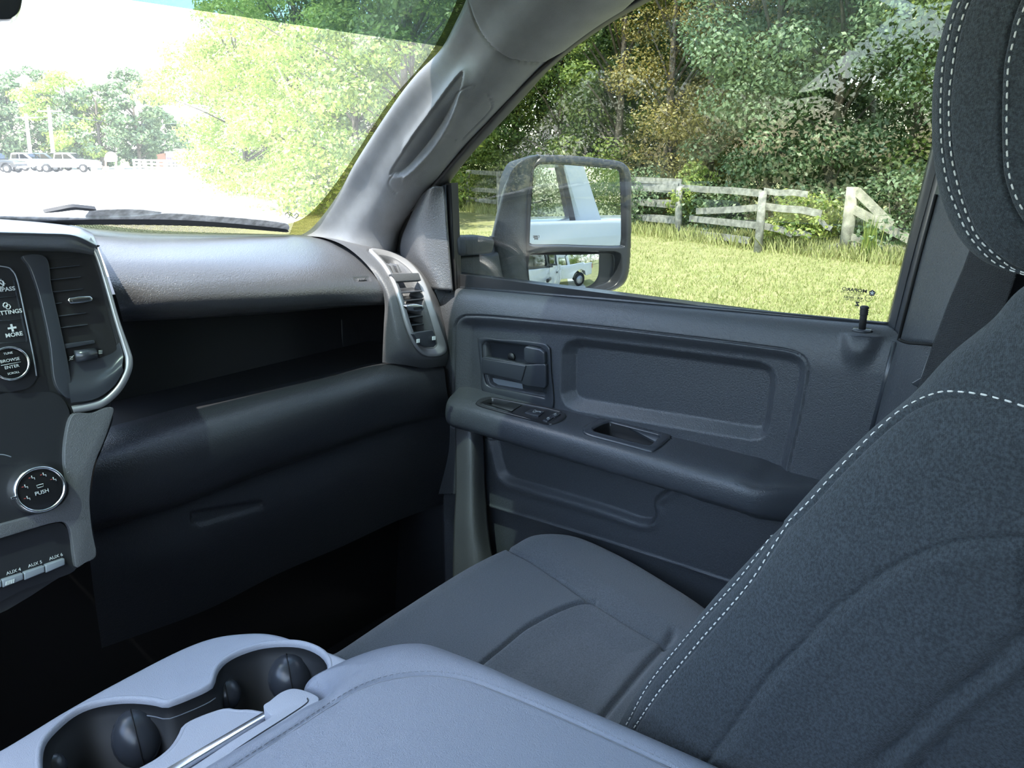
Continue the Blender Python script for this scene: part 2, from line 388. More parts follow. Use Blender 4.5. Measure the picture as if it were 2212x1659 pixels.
# roof, floor, firewall, left side, back
struct(box('ceiling', (0.39, -0.42, 0.455), (1.60, 2.2, 0.03), M['headliner'], bevel=0.01), 'pale cloth headliner over the cabin')
struct(box('floor', (0.42, 0.0, -1.2), (1.66, 3.1, 0.04), M['carpet']), 'black carpeted cabin floor')
struct(box('wall_front', (0.42, 1.56, -0.75), (1.66, 0.04, 0.95), M['dark']), 'black firewall behind the dashboard')
struct(box('wall_back', (0.42, -1.55, -0.36), (1.66, 0.04, 1.64), M['dark']))  # full height with no rear window, to cut light from behind
struct(box('wall_left', (-0.42, 0.0, -0.72), (0.04, 3.0, 0.95), M['door']))
struct(box('wall_right', (1.215, -0.85, -0.72), (0.05, 1.3, 0.95), M['door']))
struct(box('rear_light_block', (-0.40, -0.95, 0.1), (0.06, 1.2, 0.72), M['pillar']))  # unseen blank panel added to keep light out at the rear left
# windscreen
WSN = np.array([0, 0.58, 0.75]); WS = Plane((0, 1.5, -0.18), WSN)
def wsq(x0, x1, y0, y1, lift=0.0):
    def z(y): return -0.18+(1.5-y)*0.58/0.75
    n = WS.n*lift
    return np.array([(x0, y0, z(y0)), (x1, y0, z(y0)), (x1, y1, z(y1)), (x0, y1, z(y1))])+n
M['wsglass'] = glass('windscreen_glass', (0.985, 0.995, 0.985), haze=0.018, hazecol=(1.0, 0.98, 0.92))  # haze film added to lift the brightness here, like glare on the pane
M['tintband'] = glass('windscreen_shade_band', (0.42, 0.50, 0.49), ior=1.02)
M['sideglass'] = glass('side_window_glass', (0.62, 0.645, 0.62), ior=1.42)
g = prism('window_1', wsq(-0.38, 1.15, 1.535, 0.72), WS.n*0.004, M['wsglass']); struct(g, 'wide windscreen with a dark shade band along its top and a dotted border')
YB = float(WS.at(700, 61)[1])
prism('shade_band', wsq(-0.38, 1.15, YB, 0.715, -0.0015), WS.n*0.001, M['tintband'], g, label='blue-green shade band across the top of the windscreen')
# dotted border
fm = bpy.data.materials.new('dotted_border_enamel'); fm.use_nodes = True; fn = fm.node_tree; fn.nodes.clear()
fo = fn.nodes.new('ShaderNodeOutputMaterial'); ft = fn.nodes.new('ShaderNodeBsdfTransparent'); ft.inputs['Color'].default_value = (0.72, 0.71, 0.40, 1)  # olive tint stands in for bright grass dimmed by the border
fd = fn.nodes.new('ShaderNodeBsdfDiffuse'); fd.inputs['Color'].default_value = (0.02, 0.02, 0.01, 1)
fg = fn.nodes.new('ShaderNodeNewGeometry'); fv = fn.nodes.new('ShaderNodeTexVoronoi'); fv.inputs['Scale'].default_value = 360; fv.inputs['Randomness'].default_value = 0.0
fc = fn.nodes.new('ShaderNodeMath'); fc.operation = 'LESS_THAN'; fc.inputs[1].default_value = 0.46
fx = fn.nodes.new('ShaderNodeMixShader'); fmp = fn.nodes.new('ShaderNodeMapping'); fmp.inputs['Scale'].default_value = (1, 1.264, 0); fn.links.new(fg.outputs['Position'], fmp.inputs['Vector']); fn.links.new(fmp.outputs['Vector'], fv.inputs['Vector']); fn.links.new(fv.outputs['Distance'], fc.inputs[0]); fn.links.new(fc.outputs[0], fx.inputs[0])
fn.links.new(ft.outputs[0], fx.inputs[1]); fn.links.new(fd.outputs[0], fx.inputs[2]); fn.links.new(fx.outputs[0], fo.inputs['Surface'])
wl = WS.up(-0.002)
inner = smooth_poly([(-80, 462), (100, 476), (300, 478), (480, 480), (600, 484), (650, 474), (690, 440), (728, 392), (770, 330), (840, 222), (925, 122), (975, 30), (1000, -40)], 60)
outer = smooth_poly([(-80, 500), (100, 512), (300, 520), (480, 524), (610, 528), (690, 510), (725, 462), (765, 400), (805, 340), (870, 235), (955, 130), (1005, 30), (1030, -40)], 60)
bridge('border_dots', np.array([wl.at(*p) for p in inner]), np.array([wl.at(*p) for p in outer]), fm, g, closed=False, label='dotted black enamel border of the windscreen')
# little ram-head outline in the enamel corner: two curled strokes
em = Plane(WS.p-WS.n*0.003, WS.n)
for pts in ([(616, 465), (618, 460), (624, 462), (626, 468), (622, 471)], [(626, 461), (630, 466), (634, 470), (640, 471), (645, 464), (640, 461), (636, 466)], [(618, 461), (624, 458), (632, 463)]):
    tube('corner_emblem', [em.at(*p) for p in smooth_poly(pts, 14)], 0.0008, M['inkblack'], g, seg=5)
# ---- A pillar trim (window_1 side to door side), with the grab handle pocket
Wp = smooth_poly([(625, 518), (668, 500), (705, 460), (738, 412), (775, 345), (848, 233), (900, 165), (955, 108), (990, 45), (1012, 0), (1040, -70)], 90)
Dp = smooth_poly([(846, 560), (850, 520), (862, 488), (905, 428), (944, 383), (998, 318), (1045, 268), (1100, 210), (1180, 130), (1290, 45), (1440, -45)], 90)
A = np.array([WS.up(-0.018).at(*p) for p in Wp]); B = np.array([onX(x, y, 1.165) for x, y in Dp])
net = []
for i in range(0, 90):
    a, b = A[i], B[i]; t1, t2, t3 = a+(b-a)*0.25, a+(b-a)*0.52, a+(b-a)*0.8
    def pull(p, k): return p*(1-k/np.linalg.norm(p))
    net.append([pull(a, -0.05), a, pull(t1, 0.022), pull(t2, 0.045), pull(t3, 0.035), b, pull(b, -0.05)+np.array([0.02, 0.0, 0])])
G = patch(np.array(net)[::2], 200, 170)
lens = smooth_poly([(842, 370), (880, 312), (932, 240), (975, 182), (999, 154), (1001, 166), (990, 208), (966, 268), (934, 318), (900, 356), (874, 378), (855, 382)], 60, True)
seam = smooth_poly([(986, 204), (1003, 190), (1024, 186), (1046, 198), (1061, 222), (1058, 240), (1030, 270), (1000, 300)], 40)
seam2 = smooth_poly([(958, 268), (960, 284), (970, 295), (984, 303)], 20); seam3 = smooth_poly([(848, 380), (840, 392), (842, 404), (856, 418)], 20)
seam4 = smooth_poly([(1002, -40), (1016, 10), (1030, 50), (1056, 92), (1092, 120), (1130, 131), (1172, 133)], 40)
up4 = [tuple(p) for p in seam4]+[(1300, 60), (1500, -120), (1000, -120)]
def fA(X, Y):
    s = sdf(X, Y, lens); uu = ((X-842)*216+(Y-370)*157)/math.hypot(216, 157); d = -(0.0035+0.017*np.clip(uu/48.0, 0, 1))*sst(0, 3.5, -s)
    d += 0.004*np.exp(-(np.maximum(s, 0)/9.0)**2)*(s > 0)*(X > 870)
    for sm in (seam, seam2, seam3): d -= 0.0022*np.exp(-(d_line(X, Y, sm)/1.5)**2)
    u = sdf(X, Y, up4); d += 0.006*sst(1.5, -4, u)-0.006*np.exp(-(u/2.2)**2)
    return d
GA = relief(G, fA)
o = struct(gmesh('trim_1', GA, M['pillar'], thick=0.006), 'grey windscreen pillar trim with a slanted grab handle pocket')
# rubber seal and door frame between pillar and glass
De = [Dp[i] for i in range(22, 90, 6)]
Ge = [(968, 402), (976, 386), (1020, 330), (1060, 287), (1100, 245), (1140, 200), (1180, 156), (1235, 108), (1300, 62), (1360, 26), (1440, -16), (1520, -50)]
d2 = smooth_poly(De, 12); g2 = smooth_poly(Ge, 12); sn = []
for a, b in zip(d2, g2):
    p, q = onX(a[0], a[1], 1.175), onX(b[0], b[1], 1.212); m = (p+q)/2; sn.append([p*1.03, p, m*0.985, q, q*1.03])
struct(gmesh('trim_2', patch(sn, 80, 24), M['rubber'], thick=0.004), 'black rubber seal along the front edge of the side window')
# sail panel on the front corner of the door
sl_ = [[(905, 425), (930, 405), (957, 402)], [(882, 478), (915, 450), (962, 440)], [(866, 520), (905, 500), (966, 500)], [(868, 560), (915, 560), (972, 570)], [(905, 620), (940, 625), (978, 628)]]
net = [[onX(r[0][0], r[0][1], 1.17), onX(r[1][0], r[1][1], 1.155), onX(r[2][0], r[2][1], 1.175)] for r in sl_]
DOOR = empty('door_1', (1.2, 0.75, -0.9), 'grey passenger door panel with armrest, inside handle and lock pin', kind='structure')
gmesh('sail_panel', patch(net, 40, 30), M['pad'], DOOR, thick=0.006, label='black grained corner panel ahead of the side window')
for (xa, xb, X, mt, r) in ((958, 968, 1.185, 'satin', 0.006), (972, 983, 1.20, 'rubber', 0.0075), (980, 991, 1.212, 'rubber', 0.005)):
    tube('window_channel', [onX(xa, 400, X), onX((xa+xb)/2, 500, X), onX(xb, 632, X)], r, M[mt], DOOR, seg=8)
# side glass
PG = Plane((1.222, 0.7, -0.1), (-1, 0.0, 0.0))
win = [(962, 640), (950, 400), (1095, 235), (1175, 148), (1295, 52), (1400, -8), (1600, -90), (1900, -140), (2120, -120), (2060, 120), (2000, 400), (1925, 715)]
gg = plate('window_2', win, PG, 0.004, M['sideglass']); struct(gg, 'tinted passenger side window with an etched maker mark in its lower rear corner')
PM = PG.up(0.0006)
def wtext(s, px, py, size, sx=1.0, bold=0.0):
    text('glass_marking', s, PM.at(px, py), (0, 1, 0), (1, 0, 0), size, M['inkblack'], gg, mirror=False, depth=0.0002, sx=sx, bold=bold)
wtext('MOPAR®', 1846, 627, 0.0070, sx=1.25, bold=0.0002)
wtext('DOT 560 VITRO M50   T', 1836, 632.5, 0.0036); wtext('AS2 M2 +++', 1845, 637.5, 0.0036)
wtext('43R - 000263', 1843, 643.5, 0.0050, bold=0.0001); wtext('TRANSP 70% MIN', 1845, 649, 0.0036); wtext('Z', 1852, 657, 0.0080, bold=0.0006); wtext('BY ...', 1848, 664, 0.0036)
c0 = PM.at(1876, 644); tube('glass_marking', [c0+np.array([0, 0.0050*math.cos(a), 0.0050*math.sin(a)]) for a in np.linspace(0, 2*math.pi, 25)], 0.0004, M['inkblack'], gg, seg=5); wtext('E11', 1876, 644, 0.0042)
c0 = PM.at(1884, 633)
pent = [c0+np.array([0, 0.0050*math.sin(a), 0.0050*math.cos(a)]) for a in np.linspace(0, 2*math.pi, 6)[:5]]
prism('glass_marking', pent, np.array([0.0003, 0, 0]), M['inkblack'], gg)
star = [c0+np.array([-0.0004, (0.0040 if k % 2 == 0 else 0.0016)*math.sin(k*math.pi/5), (0.0040 if k % 2 == 0 else 0.0016)*math.cos(k*math.pi/5)]) for k in range(10)]
prism('glass_marking', star, np.array([0.0003, 0, 0]), M['print'], gg)
# ---- B pillar
def strip(name, L, Rr, XL, XR, mt, parent=None, bulge=0.0, thick=0.01, **k):
    net = []
    for a, b in zip(L, Rr):
        p, q = onX(a[0], a[1], XL), onX(b[0], b[1], XR); m = (p+q)/2; m = m*(1-bulge/np.linalg.norm(m)); net.append([p, (p*3+m*1)/4*(1-bulge*0.6/np.linalg.norm(m)), m, (q*3+m)/4*(1-bulge*0.6/np.linalg.norm(m)), q])
    return gmesh(name, patch(net, 60, 24), M[mt], parent, thick=thick, **k)
strip('rear_window_channel', [(2120, -120), (2060, 120), (1998, 370), (1958, 530), (1914, 705)], [(2170, -120), (2105, 120), (2030, 400), (1990, 545), (1944, 725)], 1.212, 1.19, 'satin', DOOR, 0.006, label='dark vertical channel behind the side window')
bp = struct(strip('trim_3', [(2165, -120), (2098, 120), (2022, 410), (1982, 560), (1940, 735)], [(2310, -120), (2250, 120), (2180, 410), (2125, 560), (2030, 748)], 1.175, 1.10, 'door', None, 0.012), 'grey upper trim of the pillar behind the door')
lb = struct(strip('trim_5', [(1936, 735), (1912, 820), (1884, 930), (1850, 1060)], [(2028, 750), (1998, 830), (1975, 930), (1950, 1060)], 1.175, 1.12, 'door', None, 0.014), 'grey grained lower pillar trim below the seam')
strip('edge_strip', [(2012, 752), (1994, 800), (1980, 850)], [(2026, 752), (2006, 800), (1992, 850)], 1.115, 1.11, 'silver', lb, 0.002, 0.004, label='lighter edge strip of the lower pillar trim')
tube('pillar_gap_line', [onX(x, y, 1.165) for x, y in [(2022, 420), (1985, 560), (1941, 735)]], 0.0022, M['black'], bp, seg=6)
tube('pillar_gap_line', [onX(x, y, 1.09) for x, y in smooth_poly([(1941, 733), (1960, 740), (2000, 743), (2030, 746)], 12)], 0.0022, M['black'], bp, seg=6)
tube('body_seal', [onX(x, y, 1.172) for x, y in [(1935, 740), (1910, 835), (1880, 945)]], 0.005, M['satin'], lb, seg=8)

# closing panels: door jamb ahead of the door, cowl side, rear quarter
struct(box('wall_side', (1.235, 1.38, -0.70), (0.04, 0.40, 1.05), M['dark']))
struct(prism('trim_7', [onX(x, y, 1.195) for x, y in ((800, 640), (800, 560), (842, 520), (868, 470), (905, 425), (940, 398), (975, 395), (985, 640), (900, 660))], np.array([0.02, 0, 0]), M['rubber']))
struct(box('trim_8', (1.20, -0.07, 0.10), (0.05, 0.46, 0.75), M['door']), 'pillar body behind the front seat')
struct(box('trim_9', (1.215, -1.2, 0.1), (0.05, 0.30, 0.75), M['door']))
struct(box('side_light_block', (1.215, -0.68, 0.1), (0.04, 0.80, 0.75), M['door']))  # unseen panel closing the rear side window to cut light
M['driverglass'] = glass('driver_window_glass', (0.96, 0.98, 0.97))
g3 = box('window_4', (-0.41, 0.25, 0.08), (0.004, 1.2, 0.72), M['driverglass']); struct(g3)
# ================================================================== passenger door panel
a, b = onX(985, 622, 1.205), onX(1925, 704, 1.205)
Ys = np.linspace(1.185, 0.215, 420); S = np.concatenate([np.linspace(0, 0.05, 40, endpoint=False), np.linspace(0.05, 0.86, 330)])
YY, SS = np.meshgrid(Ys, S, indexing='ij'); ZT = a[2]+(YY-a[1])*(b[2]-a[2])/(b[1]-a[1])
BX = 1.205; base = np.stack([np.full(YY.shape, BX-0.03), YY, ZT-SS], -1); PX, PY = proj(base)
h = 0.03*np.sqrt(np.clip(1-(1-np.clip(SS/0.045, 0, 1))**2, 0, 1))
h += 0.006*sst(0.02, 0.07, SS)
h += 0.02*np.exp(-((YY-1.20)/0.05)**2)*sst(0.0, 0.05, SS)*0
inset = smooth_poly([(985, 870), (984, 800), (985, 725), (988, 700), (998, 686), (1020, 681), (1100, 686), (1300, 706), (1500, 729), (1650, 748), (1712, 758), (1738, 772), (1748, 796), (1745, 830), (1732, 900), (1706, 1016), (1706, 1060), (1400, 1020), (1000, 930)], 150, True)
si = sdf(PX, PY, inset); h -= 0.017*sst(0, 30, -si)+0.006*np.exp(-(si/1.7)**2)
padp = [(1228, 770), (1232, 761), (1242, 758), (1440, 782), (1630, 808), (1643, 814), (1647, 828), (1634, 920), (1629, 930), (1616, 931), (1420, 898), (1245, 868), (1232, 862), (1227, 850)]
sp = sdf(PX, PY, padp); low = sst(0.12, 0.2, SS-0.02*0)
h -= 0.021*np.clip((24-sp)/22.0, 0, 1)*((PY < 990))
hall0 = [(1042, 746), (1048, 738), (1064, 737), (1166, 750), (1176, 757), (1178, 790), (1180, 850), (1177, 858), (1172, 856), (1062, 836), (1052, 830), (1047, 812), (1044, 780)]
h -= 0.028*sst(2, -4, sdf(PX, PY, hall0))
mid = sst(0.285, 0.30, SS)                    # below the armrest
h -= mid*0.004
pocket = smooth_poly([(1048, 930), (1060, 960), (1070, 1000), (1080, 1030), (1104, 1046), (1150, 1060), (1260, 1092), (1340, 1118), (1380, 1132), (1410, 1132), (1424, 1112), (1424, 1080), (1500, 1020), (1500, 900), (1050, 880)], 100, True)
sk = sdf(PX, PY, pocket); h += mid*(-0.012*sst(0, 14, -sk)+0.003*np.exp(-((sk-4)/8.0)**2))
lnp = smooth_poly([(1010, 1068), (1030, 1080), (1060, 1092), (1140, 1117), (1300, 1165), (1430, 1207), (1560, 1250), (1700, 1296)], 60)
dl = d_line(PX, PY, lnp); yl = np.interp(PX, lnp[:, 0], lnp[:, 1]); bel = (PY > yl)&(SS > 0.35)
h += mid*(0.004*np.exp(-(dl/2.5)**2)-0.022*bel*sst(0, 10, dl))
ZZ = ZT-SS; h -= 0.05*sst(-0.498, -0.505, ZZ)*sst(-0.558, -0.548, ZZ)*(YY < 1.04)*(YY > 0.34)   # hidden inside the armrest: room for its wells
# lock pin boss
pb = onX(1864, 706, 1.18); rr = np.hypot(YY-pb[1], (ZT-SS-pb[2])*0.45); h += 0.014*sst(0.034, 0.012, rr)*(SS > 0.012)*(1-sst(0.03, 0.09, SS))
# the panel turns back at its front and rear edges
h -= 0.035*(1-np.sqrt(np.clip(1-(1-np.clip((1.185-YY)/0.02, 0, 1))**2, 0, 1)))+0.05*(1-np.sqrt(np.clip(1-(1-np.clip((YY-0.215)/0.022, 0, 1))**2, 0, 1)))
GD = np.stack([BX-h, YY, ZT-SS], -1)
gmesh('panel', GD, M['door'], DOOR)
GD0 = GD.copy(); GD0[..., 0] = np.where(sdf(PX, PY, hall0) < 3, np.median(GD[..., 0][(sdf(PX, PY, hall0) > 4)&(sdf(PX, PY, hall0) < 9)]), GD[..., 0]); SD = Surf(GD0[::2, ::2])
box('panel_edge', (1.225, 0.70, -0.68), (0.03, 0.98, 0.86), M['smooth'], DOOR, label='dark door shell behind the panel')
box('outer_skin', (1.262, 0.70, -0.72), (0.02, 1.02, 0.9), M['white'], DOOR, bevel=0.006, label='white painted outside of the door')
# glass run strip along the sill
tube('sill_strip', [onX(x, y, 1.212) for x, y in [(985, 621), (1300, 646), (1600, 672), (1925, 703)]], 0.0045, M['satin'], DOOR, seg=8)
# ---- armrest
ys = np.linspace(1.090, 0.25, 36); rows = []
wds = 0.1*np.sqrt(np.clip(1-(1-np.clip((1.092-ys)/0.06, 0, 1))**2, 0, 1))*(1-0.8*sst(0.42, 0.25, ys))+0.004
for y, wd in zip(ys, wds):
    zt = -0.487-0.004*(y < 0.4); zb = zt-0.072-0.004*(y < 0.5); x1 = 1.19
    rows.append([(x1+0.01, y, zt), (x1-wd*0.35, y, zt-0.001), (x1-wd*0.72, y, zt-0.003), (x1-wd*0.93, y, zt-0.012), (x1-wd, y, zt-0.034), (x1-wd*0.95, y, zt-0.055), (x1-wd*0.7, y, zb+0.004), (x1-wd*0.3, y, zb), (x1+0.01, y, zb+0.002)])
GAr = patch(rows, 260, 120)
sw = smooth_poly([(1030, 869), (1040, 862), (1062, 859), (1100, 866), (1180, 881), (1207, 888), (1219, 893), (1222, 901), (1212, 911), (1196, 917), (1180, 917), (1120, 902), (1060, 886), (1030, 876)], 80, True)
cup = [(1303, 918), (1318, 914), (1422, 941), (1425, 945), (1408, 962), (1402, 964), (1282, 933), (1281, 929)]
swin = [(1040, 869), (1062, 861), (1128, 875), (1105, 889)]
btn1 = [(1122, 887), (1134, 880), (1176, 888), (1163, 898)]
def fR(X, Y):
    s = sdf(X, Y, cup); d = -0.045*sst(2, -1, s)
    d += -0.03*sst(1.5, -0.5, sdf(X, Y, swin)); d += -0.010*sst(0.5, -2, sdf(X, Y, btn1))
    return d
T1 = relief(GAr, lambda X, Y: 0*X); Nrm = normals(T1); PX2, PY2 = proj(T1)
top = (Nrm[..., 2] > 0.7)
GArr = T1+np.stack([0*PX2, 0*PX2, fR(PX2, PY2)*top], -1)
kc = np.minimum(sdf(PX2, PY2, cup), sdf(PX2, PY2, swin)); gmesh('armrest', GArr, M['arm'], DOOR, keep=~((kc < -0.3)&top)[:-1, :-1], label='padded armrest ledge running along the door')
SAr = Surf(T1)
def onlift(S, pts, l): return np.array([S.at(x, y, l)[0] for x, y in pts])
def shrink(poly, k):
    P = np.array(poly, float); c = P.mean(0); return c+(P-c)*k
def raised_ring(name, S, outer, innerp, hgt, mt, parent, **k):
    n = 80; o = smooth_poly(outer, n, True) if len(outer) < 60 else np.asarray(outer); 
    i = np.asarray(innerp)
    m1 = o+(i-o)*0.25; m2 = o+(i-o)*0.8
    return rings(name, [onlift(S, o, -0.001), onlift(S, o, hgt*0.6), onlift(S, m1, hgt), onlift(S, m2, hgt), onlift(S, i, hgt*0.5), onlift(S, i, -0.008)], M[mt], parent, **k)
def resample(poly, n):
    P = np.array(list(poly)+[poly[0]], float); s = np.concatenate([[0], np.cumsum(np.hypot(*np.diff(P, axis=0).T))]); t = np.linspace(0, s[-1], n, endpoint=False)
    return np.stack([np.interp(t, s, P[:, 0]), np.interp(t, s, P[:, 1])], -1)
def align(o, i):
    """start both loops at their leftmost-topmost point"""
    def st(P): k = np.argmin(P[:, 0]+P[:, 1]*0.2); return np.roll(P, -k, 0)
    o = st(np.asarray(o)); i = st(np.asarray(i)); return o, i
cupo = smooth_poly([(1259, 930), (1262, 922), (1290, 908), (1306, 903), (1325, 904), (1430, 931), (1447, 938), (1448, 946), (1432, 962), (1415, 974), (1400, 976), (1330, 958), (1268, 941)], 90, True)
o_, i_ = align(resample(cupo, 90), resample(cup, 90)); raised_ring('pull_cup_rim', SAr, o_, i_, 0.003, 'satin', DOOR, label='raised rim round the pull cup')
cw = resample(cup, 60); W0 = onlift(SAr, cw, 0.001); Wc = W0.mean(0)
rings('pull_cup_well', [W0, Wc+(W0-Wc)*0.97+np.array([0, 0, -0.014]), Wc+(W0-Wc)*0.92+np.array([0, 0, -0.027])], M['black'], DOOR, cap=True, label='well of the pull cup, blackened for its shade')  # black liner colour stands in for shade inside the cup
tw = resample(swin, 50); W0 = onlift(SAr, tw, 0.001); Wc = W0.mean(0)
rings('switch_tray', [W0, Wc+(W0-Wc)*0.97+np.array([0, 0, -0.010]), Wc+(W0-Wc)*0.93+np.array([0, 0, -0.018])], M['dark'], DOOR, cap=True)
# switch plate: a proud bezel with two windows in it
bz = onlift(SAr, sw, 0.0025); nrm = SAr.at(1120, 890)[1]
cen = np.array([SAr.at(x, y, 0.0025)[0] for x, y in smooth_poly([(1100, 893), (1130, 899), (1160, 905), (1195, 911)], 4)])
o_, i_ = align(resample(sw, 80), resample([(1040, 870), (1063, 862), (1180, 884.5), (1212, 893), (1213, 899), (1194, 913), (1180, 913), (1062, 884), (1040, 875)], 80))
raised_ring('switch_bezel', SAr, o_, i_, 0.003, 'smooth', DOOR, label='glossy black surround of the window switch')
Psw = Plane(SAr.at(1160, 895)[0], SAr.at(1160, 895)[1])
plate('switch_panel', [(1128, 876), (1182, 885), (1214, 894), (1212, 900), (1194, 914), (1180, 914), (1106, 893), (1108, 889)], Psw, 0.002, M['smooth'], DOOR, lift=0.0012)
plate('window_switch', [(1133, 891), (1147, 883), (1176, 889), (1163, 899)], Psw, 0.004, M['satin'], DOOR, bevel=0.0008, lift=0.0035, label='rocker key for the window')
plate('lock_key', [(1172, 908), (1186, 898), (1196, 901), (1182, 911)], Psw, 0.003, M['satin'], DOOR, bevel=0.0006, lift=0.003)
plate('lock_key', [(1188, 896), (1200, 890), (1211, 894), (1199, 901)], Psw, 0.003, M['satin'], DOOR, bevel=0.0006, lift=0.003)
ax = Psw.at(1176, 889)-Psw.at(1147, 883)
for s, x, y, z in (('AUTO', 1161, 888.5, 0.004), ('AUTO', 1160, 892, 0.004)): pass
text('switch_print', 'AUTO', Psw.up(0.0037).at(1163, 889), ax, Psw.n, 0.0042, M['print'], DOOR)
tube('switch_print', [Psw.up(0.0037).at(*p) for p in [(1151, 890), (1153, 886.5), (1157, 885), (1158, 890), (1151, 890)]], 0.0003, M['print'], DOOR, seg=4)
for (x, y) in ((1184, 904), (1199, 895)):
    tube('switch_print', [Psw.up(0.0032).at(x+2.6*math.cos(t), y+1.6*math.sin(t)) for t in np.linspace(0, 6.28, 12)], 0.0003, M['print'], DOOR, seg=4)
    tube('switch_print', [Psw.up(0.0032).at(x-2, y-1.6), Psw.up(0.0032).at(x+3, y-2.6)], 0.0004, M['print'], DOOR, seg=4)
# ---- inside door handle: recessed bezel with two cavities, pull bar and lock tab
PH = Plane(SD.at(1110, 800, 0.001)[0], (-1, 0, 0.0))
ho = [(1032, 735), (1036, 730), (1050, 729), (1080, 733), (1120, 735), (1172, 741), (1184, 747), (1189, 757), (1191, 800), (1194, 884), (1150, 874), (1085, 857), (1044, 848), (1038, 800)]
hu = [(1042, 746), (1048, 738), (1064, 737), (1166, 750), (1176, 757), (1178, 790), (1176, 793), (1042, 776)]
hl = [(1048, 812), (1128, 826), (1179, 838), (1180, 850), (1177, 858), (1172, 856), (1062, 836), (1051, 830)]
hall = [(1042, 746), (1048, 738), (1064, 737), (1166, 750), (1176, 757), (1178, 790), (1180, 850), (1177, 858), (1172, 856), (1062, 836), (1052, 830), (1047, 812), (1044, 780)]
o_, i_ = align(resample(smooth_poly(ho, 120, True), 120), resample(hall, 120))
def onpl(pl, pts, l): q = pl.up(l); return np.array([q.at(x, y) for x, y in pts])
rings('handle_bezel', [onpl(PH, o_, -0.004), onpl(PH, o_, 0.002), onpl(PH, o_+(i_-o_)*0.2, 0.0035), onpl(PH, o_+(i_-o_)*0.75, 0.003), onpl(PH, i_, 0.0), onpl(PH, i_+(np.array([1112, 800])-i_)*0.10, -0.016)], M['satin'], DOOR, cap=True, label='satin black surround of the inside handle')
bar0 = [(1040, 773), (1044, 771), (1075, 776), (1135, 788), (1176, 786), (1179, 790), (1179, 832), (1176, 839), (1138, 834), (1100, 820), (1042, 808), (1038, 790)]
plate('pull_handle', bar0, PH, 0.012, M['satin'], DOOR, bevel=0.003, lift=0.012, label='dark satin pull bar of the door handle')
plate('pull_handle_grip', [(1042, 775), (1135, 790), (1126, 824), (1100, 818), (1044, 806)], PH, 0.006, M['satin'], DOOR, bevel=0.002, lift=0.0155)
plate('lock_tab', [(1130, 752), (1135, 748), (1166, 754), (1176, 761), (1177, 784), (1174, 790), (1138, 785), (1131, 778)], PH, 0.016, M['satin'], DOOR, bevel=0.004, lift=0.012, label='thumb shaped lock tab')
c0 = PH.up(-0.012).at(1105, 771); tube('screw_cap', [c0, c0+np.array([-0.002, 0, 0])], 0.0088, M['dark'], DOOR, seg=20)
plate('cavity_floor', [(1060, 816), (1128, 829), (1130, 848), (1064, 834)], PH, 0.002, M['button'], DOOR, lift=-0.011, label='lower lip inside the handle recess, paled to look lit')  # pale plate stands in for light caught on the lip
# ---- lock pin
p0 = onX(1862, 712, 1.165); p1 = onX(1868, 660, 1.165)
tube('lock_pin', [p0+(p1-p0)*t for t in (0, .55, .60, .64, .68, .72, .76, .80, .84, .88, .94, .985, 1.0)], [.0050, .0050, .0050, .0062, .0052, .0062, .0052, .0062, .0052, .0062, .0062, .0045, .001], M['rubber'], DOOR, seg=14, label='upright ridged lock pin')
tube('lock_pin_collar', [p0+np.array([0, 0, -.002]), p0+np.array([0, 0, .0015])], [0.015, 0.012], M['satin'], DOOR, seg=20)
# kick panel and sill trim ahead of the door
kp = [[onX(982, 880, 1.13), onX(1010, 885, 1.12), onX(1040, 900, 1.15)], [onX(984, 960, 1.12), onX(1016, 960, 1.10), onX(1046, 980, 1.15)], [onX(984, 1060, 1.11), onX(1018, 1060, 1.09), onX(1050, 1080, 1.15)], [onX(980, 1140, 1.10), onX(1020, 1150, 1.08), onX(1062, 1190, 1.14)], [onX(978, 1260, 1.10), onX(1030, 1260, 1.08), onX(1090, 1290, 1.14)], [onX(982, 1420, 1.11), onX(1035, 1420, 1.09), onX(1095, 1420, 1.14)]]
struct(gmesh('trim_6', patch(kp, 50, 20), M['trim'], None, thick=0.008), 'grained kick panel between the dashboard and the door')
# ================================================================== dashboard
DASH = empty('dashboard', (0.7, 1.2, -0.9), 'grained dark grey dashboard with centre stack, open shelf and end vent', 'dashboard')
def prow(L): return [onY(x, y, d) for x, y, d in L]
# upper pad over the airbag
rows = [
 prow([(150, 478, 1.50), (300, 495, 1.50), (420, 501, 1.50), (560, 505, 1.49), (680, 509, 1.46), (790, 521, 1.38)]),
 prow([(185, 500, 1.36), (300, 510, 1.36), (420, 513, 1.36), (560, 515, 1.35), (670, 520, 1.33), (772, 536, 1.29)]),
 prow([(205, 522, 1.24), (310, 528, 1.24), (430, 530, 1.24), (570, 532, 1.23), (685, 540, 1.22), (786, 560, 1.20)]),
 prow([(222, 560, 1.16), (325, 560, 1.155), (440, 560, 1.15), (580, 562, 1.15), (710, 572, 1.145), (815, 598, 1.14)]),
 prow([(240, 610, 1.12), (340, 606, 1.115), (450, 603, 1.11), (590, 601, 1.11), (720, 604, 1.11), (830, 625, 1.12)]),
 prow([(255, 655, 1.115), (350, 650, 1.10), (460, 645, 1.095), (600, 640, 1.095), (725, 636, 1.10), (832, 645, 1.12)]),
 prow([(262, 682, 1.125), (355, 679, 1.115), (465, 674, 1.11), (605, 666, 1.11), (727, 657, 1.115), (832, 655, 1.125)]),
 prow([(266, 694, 1.16), (358, 690, 1.15), (468, 684, 1.15), (608, 675, 1.15), (728, 664, 1.15), (832, 658, 1.15)]),
 prow([(266, 694, 1.30), (358, 690, 1.30), (468, 684, 1.30), (608, 675, 1.30), (728, 664, 1.30), (832, 658, 1.30)]),
]
GU = patch(rows, 200, 260)
